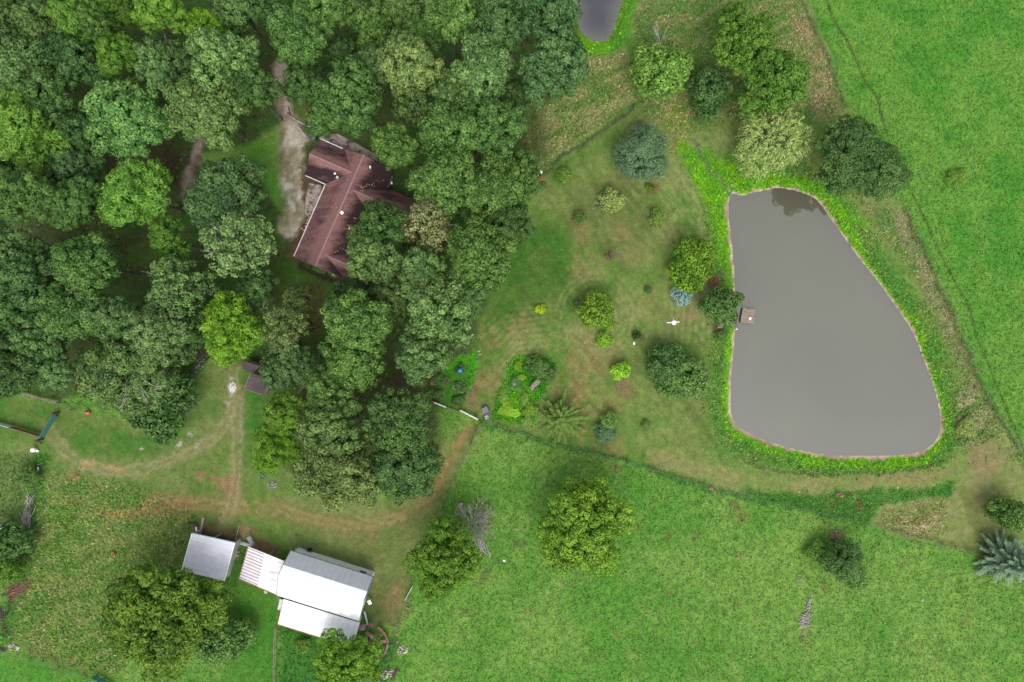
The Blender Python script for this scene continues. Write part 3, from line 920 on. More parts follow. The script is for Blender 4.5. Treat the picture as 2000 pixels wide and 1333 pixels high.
def scatter(name, n, keep, size, flat, label, seed, spread=.35, gain=.12, area=(-74, 74, -50.5, 50.5)):
    """blades over the ground where keep(j, i, u, v) says so; colour follows the ground's own grass colour"""
    r = np.random.default_rng(seed)
    x, y = r.uniform(area[0], area[1], n), r.uniform(area[2], area[3], n)
    j, i = sample(x, y)
    p = keep(j, i, x / M_PX + 1000, 666.5 - y / M_PX)
    k = (r.random(n) < p) & (SDP[j, i] > .40) & (SDP2[j, i] > .1)
    x, y, j, i = x[k], y[k], j[k], i[k]
    n = len(x)
    ln = LONG[j, i] * r.uniform(.6, 1.3, n) * size
    az = r.uniform(0, 2 * math.pi, n)
    el = np.clip(r.normal(flat, .3, n), .1, 1.4)
    d = np.stack([np.cos(az) * np.cos(el), np.sin(az) * np.cos(el), np.sin(el)], 1)
    side = np.stack([-np.sin(az), np.cos(az), np.zeros(n)], 1)
    nrm = np.cross(d, side)
    roll = r.normal(0, .5, n)[:, None]
    side = side * np.cos(roll) + nrm * np.sin(roll)
    w = np.clip(ln * r.uniform(.16, .34, n), .03, .12)
    cen = np.stack([x, y, GZ[j, i] + ln * np.sin(el) * .45], 1)
    col = C[j, i] * np.exp(r.normal(gain, spread, n))[:, None]
    col *= np.stack([np.exp(r.normal(0, .14, n)), np.ones(n), np.exp(r.normal(0, .2, n))], 1)
    me = diamonds(name, cen, d * (ln / 2)[:, None], side * w[:, None], np.clip(col, .004, .7), 'blade')
    o = bpy.data.objects.new(name, me); COL.objects.link(o)
    tag(o, label, 'grass', kind='stuff')


IN_GARDEN = sd_poly(GU, GV, GARDEN) < 0
IN_WOOD = sd_poly(GU, GV, WOOD) < 0
scatter('pasture_grass', 420000, lambda j, i, u, v: np.where(IN_GARDEN[j, i] | IN_WOOD[j, i] | (LONG[j, i] > .3), 0, np.clip(DENS[j, i] * .75, 0, 1)), 1.25, .45, 'weedy bright green grass of the pastures and the yard', 21, .25, .14)
scatter('lawn_grass', 260000, lambda j, i, u, v: np.where((IN_GARDEN[j, i] & (LONG[j, i] < .2)) | (IN_WOOD[j, i]), np.clip(DENS[j, i] * .8, 0, 1), 0), 2.2, .35, 'short olive grass of the garden lawn and the wood clearings', 22, .42, .15)
scatter('tall_grass', 620000, lambda j, i, u, v: np.where(LONG[j, i] > .3, np.clip(DENS[j, i] * .8, 0, 1), 0), 0.8, .35, 'tall rank grass on the pond banks and rough meadow edges', 23, .27, .42)

LONG[:] = np.where(IN_WOOD & (N_MID > .47) & (C[:, :, 1] < .07), .55, LONG)
scatter('woodland_undergrowth', 160000, lambda j, i, u, v: np.where(IN_WOOD[j, i] & (LONG[j, i] > .5), .8, 0), 1.0, .3, 'dark green undergrowth on the floor of the wood', 24, .40, .35)

IN_BED = sd_poly(WU, WV, BED) < 0
scatter('bed_ground_cover', 60000, lambda j, i, u, v: np.where(IN_BED[j, i], 1.0, 0), .75, .25, 'sprawling bright green plants covering the flower bed', 25, .34, .40, area=(-4, 8, -13, 0))

# ------------------------------------------------------------------ trees: prototypes of several kinds, then every tree an object of its own
def unit(a):
    return a / np.maximum(np.linalg.norm(a, axis=-1, keepdims=True), 1e-9)


def leaf_cloud(r, cen, out, L, W, jit, tint, droop=0.0, up=.25):
    """leaf diamonds at cen, facing roughly along out"""
    n = len(cen)
    nrm = unit(out + jit * r.normal(0, 1, (n, 3)) + np.array([0, 0, up]))
    t = np.cross(nrm, r.normal(0, 1, (n, 3)))
    if droop:
        t = unit(t) * (1 - droop) + droop * (out * np.array([1, 1, .2]) - np.array([0, 0, .7]))
        t = t - nrm * (t * nrm).sum(1, keepdims=True)
    t = unit(t)
    b = np.cross(nrm, t)
    s = r.uniform(.7, 1.3, n)[:, None]
    return cen, t * (L / 2) * s, b * (W / 2) * s, tint


def sphere_dirs(r, n, zmin=-1.0):
    z = r.uniform(zmin, 1, n); a = r.uniform(0, 2 * math.pi, n); q = np.sqrt(1 - z * z)
    return np.stack([q * np.cos(a), q * np.sin(a), z], 1)


def crown_lobes(r, R, z0, vs, nb, bfrac, sub, sub_n, sep=.74):
    """bough balls on an uneven dome, then smaller lobes over each bough"""
    B = []
    off = r.uniform(0, 6.28)
    for k in range(nb):
        a = off + k * 2.399963 + r.normal(0, .25)
        q = math.sqrt((k + .5) / nb)
        rho = R * .66 * q * r.uniform(.74, 1.24)
        zz = vs * (1 - 1.25 * q ** 2) * r.uniform(.6, 1.0) * .62
        B.append((rho * math.cos(a), rho * math.sin(a), z0 + zz + r.normal(0, vs * .1), R * bfrac * r.uniform(.72, 1.25)))
    B = np.array(B)
    lob = []
    for k, (x, y, z, br) in enumerate(B):
        d = sphere_dirs(r, sub_n, -.55)
        c = np.array([x, y, z]) + d * br * r.uniform(.72, 1.08, (sub_n, 1)) * np.array([1, 1, vs / R * 1.05])
        dist = np.linalg.norm(c[:, None, :] - B[None, :, :3], axis=2) / B[None, :, 3]
        dist[:, k] = 9
        ok = dist.min(1) > .78
        rs = r.uniform(sub[0], sub[1], sub_n)
        kept = []
        for q in np.nonzero(ok)[0]:                      # lobes keep apart, so dark seams show between them
            if all(np.linalg.norm(c[q] - c[w]) > sep * (rs[q] + rs[w]) for w in kept): kept.append(q)
        ok = np.array(kept, int)
        lob.append(np.concatenate([c[ok], rs[ok, None], d[ok]], 1))
    return B, np.concatenate(lob)


def leafy(r, lob, per, L, W, jit, droop=0.0, up=.25, squash=.85, zmin=-.35, spread=.22):
    cs, ts, bs, tn = [], [], [], []
    for row in lob:
        c, rs, d0 = row[:3], row[3], row[4:7]
        n = max(8, int(per * (rs / .6) ** 2))
        d = sphere_dirs(r, n, zmin)
        c2 = c + d * rs * r.uniform(.7, 1.08, (n, 1)) * np.array([1, 1, squash])
        base = np.clip(.42 + r.normal(0, .13), .1, .9)
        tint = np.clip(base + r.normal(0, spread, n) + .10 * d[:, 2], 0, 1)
        a = leaf_cloud(r, c2, unit(d + .4 * d0), L, W, jit, tint, droop, up)
        cs.append(a[0]); ts.append(a[1]); bs.append(a[2]); tn.append(a[3])
    return np.concatenate(cs), np.concatenate(ts), np.concatenate(bs), np.concatenate(tn)


def mesh_tubes(name, tubes, n=6, mat='bark'):
    mb = MB()
    for pts, rad in tubes: mb.tube(pts, rad, n, caps=True)
    me = bpy.data.meshes.new(name)
    me.from_pydata(mb.v, [], mb.f)
    me.polygons.foreach_set('use_smooth', [True] * len(me.polygons))
    me.materials.append(MAT[mat])
    me.update()
    return me


def limb(a, b, r0, r1, rng, n=4, sag=.08):
    a, b = np.array(a, float), np.array(b, float)
    L = np.linalg.norm(b - a)
    pts = []
    for i in range(n + 1):
        t = i / n
        p = a + (b - a) * t
        p[2] += L * sag * math.sin(t * math.pi)
        if 0 < i < n: p += rng.normal(0, L * .03, 3)
        pts.append(tuple(p))
    return pts, [r0 + (r1 - r0) * (i / n) for i in range(n + 1)]


def broad_tree(name, seed, R, H, nb, bfrac, sub, sub_n, per, L, W, jit, droop=0., up=.25, vs=None, z0=None, squash=.85, spread=.22, trunk_r=.26, fork=.35, fill=120, twigs=0, zmin=-.35, sep=.74):
    r = np.random.default_rng(seed)
    vs = vs or R * .85
    z0 = z0 or H - vs * .75 - .8
    B, lob = crown_lobes(r, R, z0, vs, nb, bfrac, sub, sub_n, sep)
    cs, ts, bs, tn = leafy(r, lob, per, L, W, jit, droop, up, squash, zmin, spread)
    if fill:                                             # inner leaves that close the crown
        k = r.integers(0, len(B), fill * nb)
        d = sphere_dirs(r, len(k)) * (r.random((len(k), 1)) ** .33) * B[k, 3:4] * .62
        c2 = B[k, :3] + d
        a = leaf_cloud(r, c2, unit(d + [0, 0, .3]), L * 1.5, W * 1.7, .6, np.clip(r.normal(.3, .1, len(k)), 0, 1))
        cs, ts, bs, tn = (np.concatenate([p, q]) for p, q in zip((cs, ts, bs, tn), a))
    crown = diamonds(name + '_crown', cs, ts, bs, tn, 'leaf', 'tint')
    fz = H * fork
    tubes = [([(0, 0, -.3), (0, 0, .4), (r.normal(0, .1), r.normal(0, .1), fz), (r.normal(0, .25), r.normal(0, .25), z0 + vs * .2)], [trunk_r * 1.5, trunk_r * 1.05, trunk_r * .8, trunk_r * .3])]
    for (x, y, z, br) in B:
        tubes.append(limb((0, 0, fz * r.uniform(.85, 1.35)), (x, y, z), trunk_r * .42, trunk_r * .12, r))
        for q in range(twigs):
            d = sphere_dirs(r, 1, .0)[0]
            tubes.append(limb((x * .8, y * .8, z - .2), (x + d[0] * br * 1.05, y + d[1] * br * 1.05, z + d[2] * br * 1.0), trunk_r * .16, .02, r, 3))
    return crown, mesh_tubes(name + '_trunk', tubes), R, H


def cedar_tree(name, seed, R, H, n_lob, sub, per, L, W, tips=.35, top_pow=.7):
    """dense egg-shaped evergreen of many small tufts"""
    r = np.random.default_rng(seed)
    z = r.random(n_lob) ** .85
    prof = np.sin(np.clip(z * .92 + .08, 0, 1) * math.pi) ** top_pow * (1 - .25 * z)
    a = r.uniform(0, 6.283, n_lob)
    lumps = 1 + .13 * np.sin(3 * a + seed) + .08 * np.sin(5 * a + 2 * seed + 4 * z)
    rho = R * prof * lumps * r.uniform(.8, 1.05, n_lob) / .88
    c = np.stack([rho * np.cos(a), rho * np.sin(a), .35 + z * (H - .5)], 1)
    d = unit(np.stack([np.cos(a), np.sin(a), .2 + 1.4 * z], 1))
    lob = np.concatenate([c, r.uniform(sub[0], sub[1], (n_lob, 1)), d], 1)
    cs, ts, bs, tn = leafy(r, lob, per, L, W, .45, up=.35, squash=.8, spread=.2)
    nf = 500
    zz = r.random(nf); aa = r.uniform(0, 6.283, nf)
    q = R * .6 * np.sin(np.clip(zz * .92 + .08, 0, 1) * math.pi) * np.sqrt(r.random(nf))
    c2 = np.stack([q * np.cos(aa), q * np.sin(aa), .3 + zz * (H - .9)], 1)
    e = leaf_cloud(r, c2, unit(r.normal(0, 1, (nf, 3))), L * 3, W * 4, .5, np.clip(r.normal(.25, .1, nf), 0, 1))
    cs, ts, bs, tn = (np.concatenate([p, s]) for p, s in zip((cs, ts, bs, tn), e))
    crown = diamonds(name + '_crown', cs, ts, bs, tn, 'leaf', 'tint')
    return crown, mesh_tubes(name + '_trunk', [([(0, 0, -.2), (0, 0, H * .5), (0, 0, H * .92)], [.16, .1, .02])]), R, H


def whorl_tree(name, seed, R, H, whorls, per_whorl, needle, dens, droop=.1, open_=False):
    """conifer whose branches radiate from the stem in whorls"""
    r = np.random.default_rng(seed)
    cs, ts, bs, tn, tubes = [], [], [], [], [([(0, 0, -.2), (0, 0, H * .5), (0, 0, H)], [.18, .11, .015])]
    for k in range(whorls):
        f = k / max(1, whorls - 1)
        z = .5 + f * (H - .7)
        ln0 = R * (1 - f) ** (.75 if not open_ else .9) + .25
        m = max(4, int(per_whorl * (1 - .5 * f)))
        for q in range(m):
            a = q * 6.283 / m + k * 1.1 + r.normal(0, .30)
            ln = ln0 * r.uniform(.6, 1.12)
            d = np.array([math.cos(a), math.sin(a), 0])
            rise = (.25 + .5 * f) if not open_ else (.15 + .7 * f)
            nseg = max(3, int(ln / .22))
            tip = np.array([0, 0, z]) + d * ln + np.array([0, 0, ln * (rise - droop)])
            tubes.append(([(0, 0, z), tuple((np.array([0, 0, z]) + tip) / 2 + [0, 0, .06]), tuple(tip)], [.035, .022, .006]))
            n = int(dens * ln)
            t = r.random(n) ** .75
            p = np.array([0, 0, z]) + d * ln * t[:, None] + np.stack([np.zeros(n), np.zeros(n), ln * (rise * t - droop * t * t)], 1)
            side = np.array([-d[1], d[0], 0])
            w = (.34 if not open_ else .27) * (1 - t * .75) * min(1, ln / 1.6)
            sgn = r.uniform(-1, 1, n)
            p = p + side * (sgn * w)[:, None] + r.normal(0, .04, (n, 3))
            dirn = unit(d * .9 + side * (sgn * 1.1)[:, None] + np.array([0, 0, .25]) + .25 * r.normal(0, 1, (n, 3)))
            nr = unit(np.array([0, 0, 1.]) + .45 * r.normal(0, 1, (n, 3)))
            b = unit(np.cross(nr, dirn))
            s = r.uniform(.7, 1.3, n)[:, None]
            cs.append(p); ts.append(dirn * needle[0] / 2 * s); bs.append(b * needle[1] / 2 * s)
            tn.append(np.clip(.3 + .45 * t + r.normal(0, .13, n), 0, 1))
    crown = diamonds(name + '_crown', np.concatenate(cs), np.concatenate(ts), np.concatenate(bs), np.concatenate(tn), 'leaf', 'tint')
    return crown, mesh_tubes(name + '_trunk', tubes, 5), R, H


def willow_tree(name, seed, R, H):
    r = np.random.default_rng(seed)
    B, lob = crown_lobes(r, R * .85, H - 3.0, R * .6, 11, .42, (.35, .55), 90)
    cs, ts, bs, tn = [], [], [], []
    for row in lob:
        c, d = row[:3], unit(row[4:7] * np.array([1, 1, .3]) + [0, 0, .1])
        for q in range(12):
            p = c + r.normal(0, .3, 3)
            dd = unit(d + r.normal(0, .35, 3) * np.array([1, 1, .2]))
            ln = r.uniform(1.2, 2.8)
            m = int(ln * 9)
            t = np.linspace(0, 1, m)
            pp = p + dd * (t[:, None] * .9) * np.array([1, 1, 0]) + np.stack([0 * t, 0 * t, .35 * np.sin(t * 2) - ln * t ** 1.8], 1) + r.normal(0, .05, (m, 3))
            dirn = unit(np.gradient(pp, axis=0))
            nr = unit(r.normal(0, .5, (m, 3)) + [0, 0, 1])
            b = unit(np.cross(nr, dirn))
            cs.append(pp); ts.append(dirn * .16); bs.append(b * .05)
            tn.append(np.clip(r.normal(.5, .12) + r.normal(0, .12, m) - .12 * t, 0, 1))
    crown = diamonds(name + '_crown', np.concatenate(cs), np.concatenate(ts), np.concatenate(bs), np.concatenate(tn), 'leaf', 'tint')
    tubes = [([(0, 0, -.3), (0, 0, 1.5), (.2, 0, H * .5)], [.42, .33, .22])]
    for (x, y, z, br) in B: tubes.append(limb((.1, 0, H * .35), (x, y, z), .14, .04, r))
    return crown, mesh_tubes(name + '_trunk', tubes), R, H


def bare_branches(seed, R, H, n1, n2, lean=(0, 0), r0=.12, flat=.6, n3=2):
    r = np.random.default_rng(seed)
    tubes = [limb((0, 0, -.2), (lean[0] * .3, lean[1] * .3, H * .45), r0, r0 * .7, r, 3, 0)]
    for i in range(n1):
        a = r.uniform(0, 6.283); d = np.array([math.cos(a), math.sin(a), 0])
        s = np.array([lean[0] * .3, lean[1] * .3, H * .45]) * r.uniform(.5, 1)
        e = s + d * R * r.uniform(.55, 1) + np.array([lean[0], lean[1], H * r.uniform(.15, flat)])
        tubes.append(limb(s, e, r0 * .45, .018, r, 5, .05))
        for j in range(n2):
            t = r.uniform(.3, .95)
            p = s + (e - s) * t
            q = p + unit(d + r.normal(0, .6, 3)) * R * r.uniform(.2, .45) + [0, 0, r.uniform(0, .5)]
            tubes.append(limb(p, q, .03, .010, r, 3, .03))
            for m in range(n3):
                pp = p + (q - p) * r.uniform(.3, .9)
                tubes.append(limb(pp, pp + unit(d + r.normal(0, .9, 3)) * R * r.uniform(.1, .25), .014, .007, r, 2, .02))
    return tubes


DEAD_LIMBS = [mesh_tubes('dead_limbs', bare_branches(60 + i, 3.0, 4.6, 5, 4, (1.0 * math.cos(i * 2.1), 1.0 * math.sin(i * 2.1)), .07, .55, 1)[1:], 4, 'dead_wood') for i in range(3)]
PROTO = {}
PROTO['oak'] = [broad_tree('oak', 100 + i, 4.6, 14, nb, .36, (.42, 1.0), 90, 125, .30, .19, .36, spread=.27, up=.1, twigs=1) for i, nb in enumerate((11, 13, 10, 14, 12))]
PROTO['big_oak'] = [broad_tree('big_oak', 200 + i, 6.2, 13, 19, .30, (.42, 1.0), 90, 120, .30, .19, .36, vs=4.8, up=.1, trunk_r=.36, spread=.24) for i in range(2)]
PROTO['ash'] = [broad_tree('ash', 300 + i, 4.4, 14, 11, .36, (.34, .75), 80, 115, .42, .12, .55, droop=.4, up=.3, squash=.65, spread=.22) for i in range(4)]
PROTO['walnut'] = [broad_tree('walnut', 400 + i, 6.0, 11, 19, .27, (.45, .85), 60, 110, .38, .15, .5, droop=.4, vs=4.6, squash=.75, spread=.24, trunk_r=.3) for i in range(3)]
PROTO['open'] = [broad_tree('open', 500 + i, 4.4, 13, 12, .34, (.35, .6), 34, 70, .26, .19, .6, spread=.27, fill=40, twigs=3) for i in range(2)]
PROTO['bush'] = [broad_tree('bush', 600 + i, 2.4, 3.4, 10, .40, (.26, .52), 90, 150, .24, .13, .42, sep=.55, vs=1.6, z0=1.6, trunk_r=.08, fork=.12, fill=100, spread=.22) for i in range(4)]
PROTO['small'] = [broad_tree('small', 640 + i, .9, 1.3, 7, .45, (.13, .26), 40, 300, .13, .085, .45, sep=.42, vs=.6, z0=.62, trunk_r=.03, fork=.12, fill=60, spread=.24) for i in range(3)]
PROTO['scrub'] = [broad_tree('scrub', 660 + i, 2.6, 3.6, 13, .34, (.24, .44), 70, 150, .22, .10, .55, sep=.5, vs=1.7, z0=1.6, trunk_r=.06, fork=.1, fill=90, twigs=1, spread=.27) for i in range(3)]
PROTO['cedar'] = [cedar_tree('cedar', 700 + i, 2.8, 6.0, 420, (.24, .44), 120, .22, .10) for i in range(2)]
PROTO['globe'] = [cedar_tree('globe', 720, 1.3, 2.2, 260, (.12, .2), 260, .15, .06, top_pow=.5)]
PROTO['spruce'] = [whorl_tree('spruce', 800, 3.2, 8.5, 18, 15, (.24, .055), 210, droop=.3)]
PROTO['larch'] = [whorl_tree('larch', 810, 3.5, 4.0, 9, 15, (.22, .05), 130, droop=.3, open_=True)]
PROTO['willow'] = [willow_tree('willow', 900, 4.6, 9)]

COLOUR = {
    'plum': (.064, .142, .034),
    'grey': (.076, .144, .038), 'mid': (.064, .142, .030), 'dark': (.050, .112, .028), 'blue': (.052, .112, .032), 'bright': (.070, .160, .020), 'fresh': (.088, .188, .030), 'spruceblue': (.130, .215, .135), 'freshlime': (.120, .250, .018), 'leafy': (.088, .190, .014), 'yellow': (.078, .190, .013),
    'light': (.104, .172, .048), 'pale': (.160, .190, .075), 'olive': (.080, .170, .014), 'olived': (.084, .166, .016), 'willow': (.235, .320, .085), 'glossy': (.042, .096, .022),
    'bluespruce': (.170, .260, .210), 'cedarblue': (.068, .126, .054), 'cedar': (.060, .140, .036), 'lime': (.260, .380, .010), 'sage': (.092, .176, .036), 'sagey': (.150, .200, .050), 'deep': (.026, .080, .010),
}
rt = random.Random(11)
COUNT = {}


def tree(kind, u, v, rpx, H, colour, label, group=None, name=None, cat='tree', rz=None, hc=.66, var=None, asp=1.0):
    """stand a tree so that its crown, at its real height, is where the photo shows it"""
    pr = PROTO[kind]
    k = COUNT.get(kind, 0); COUNT[kind] = k + 1
    crown, trunk, R0, H0 = pr[(k if var is None else var) % len(pr)]
    c = P(u, v, H * hc)
    R = rpx * M_PX * (1 - H * hc / CAM_H) * (1.03 if group == 'trees of the wood' else {'walnut': 1.1, 'bush': 1.04, 'small': 1.1, 'scrub': 1.05, 'cedar': 1.0}.get(kind, 1.0))
    z = ground_z(c.x, c.y)
    root = thing(name or {'oak': 'oak_tree', 'big_oak': 'oak_tree', 'ash': 'ash_tree', 'walnut': 'walnut_tree', 'open': 'oak_tree', 'bush': 'shrub', 'small': 'shrub', 'scrub': 'shrub',
                          'cedar': 'cedar_tree', 'globe': 'spruce_shrub', 'spruce': 'spruce_tree', 'larch': 'larch_tree', 'willow': 'willow_tree'}[kind], (c.x, c.y, z), label, cat, group)
    root.rotation_euler = (0, 0, rt.uniform(0, 6.283) if rz is None else rz)
    s = R / R0
    hv = rt.uniform(.9, 1.12) if group == 'trees of the wood' else 1.0
    root.scale = (s * asp, s / asp, H / H0 * hv)
    b = COLOUR[colour]
    j = 1 + rt.uniform(-.07, .07); k2 = math.exp(rt.gauss(0, .13))
    b = tuple(q * k2 * (1.45 if kind == 'scrub' else 1.0) for q in b)
    for nm, me in (('trunk', trunk), ('crown', crown)):
        o = bpy.data.objects.new(nm, me); COL.objects.link(o); o.parent = root
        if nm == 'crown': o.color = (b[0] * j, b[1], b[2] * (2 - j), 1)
    if kind == 'open' or (kind in ('oak', 'big_oak') and k % 3 == 0):       # a few dead limbs show in the crown
        o = bpy.data.objects.new('dead_limbs', DEAD_LIMBS[k % 3]); COL.objects.link(o); o.parent = root
        o.location = (0, 0, H0 - 5.2); o.scale = (R0 / 4.6,) * 3; o.rotation_euler = (0, 0, k * 1.3)
    return root


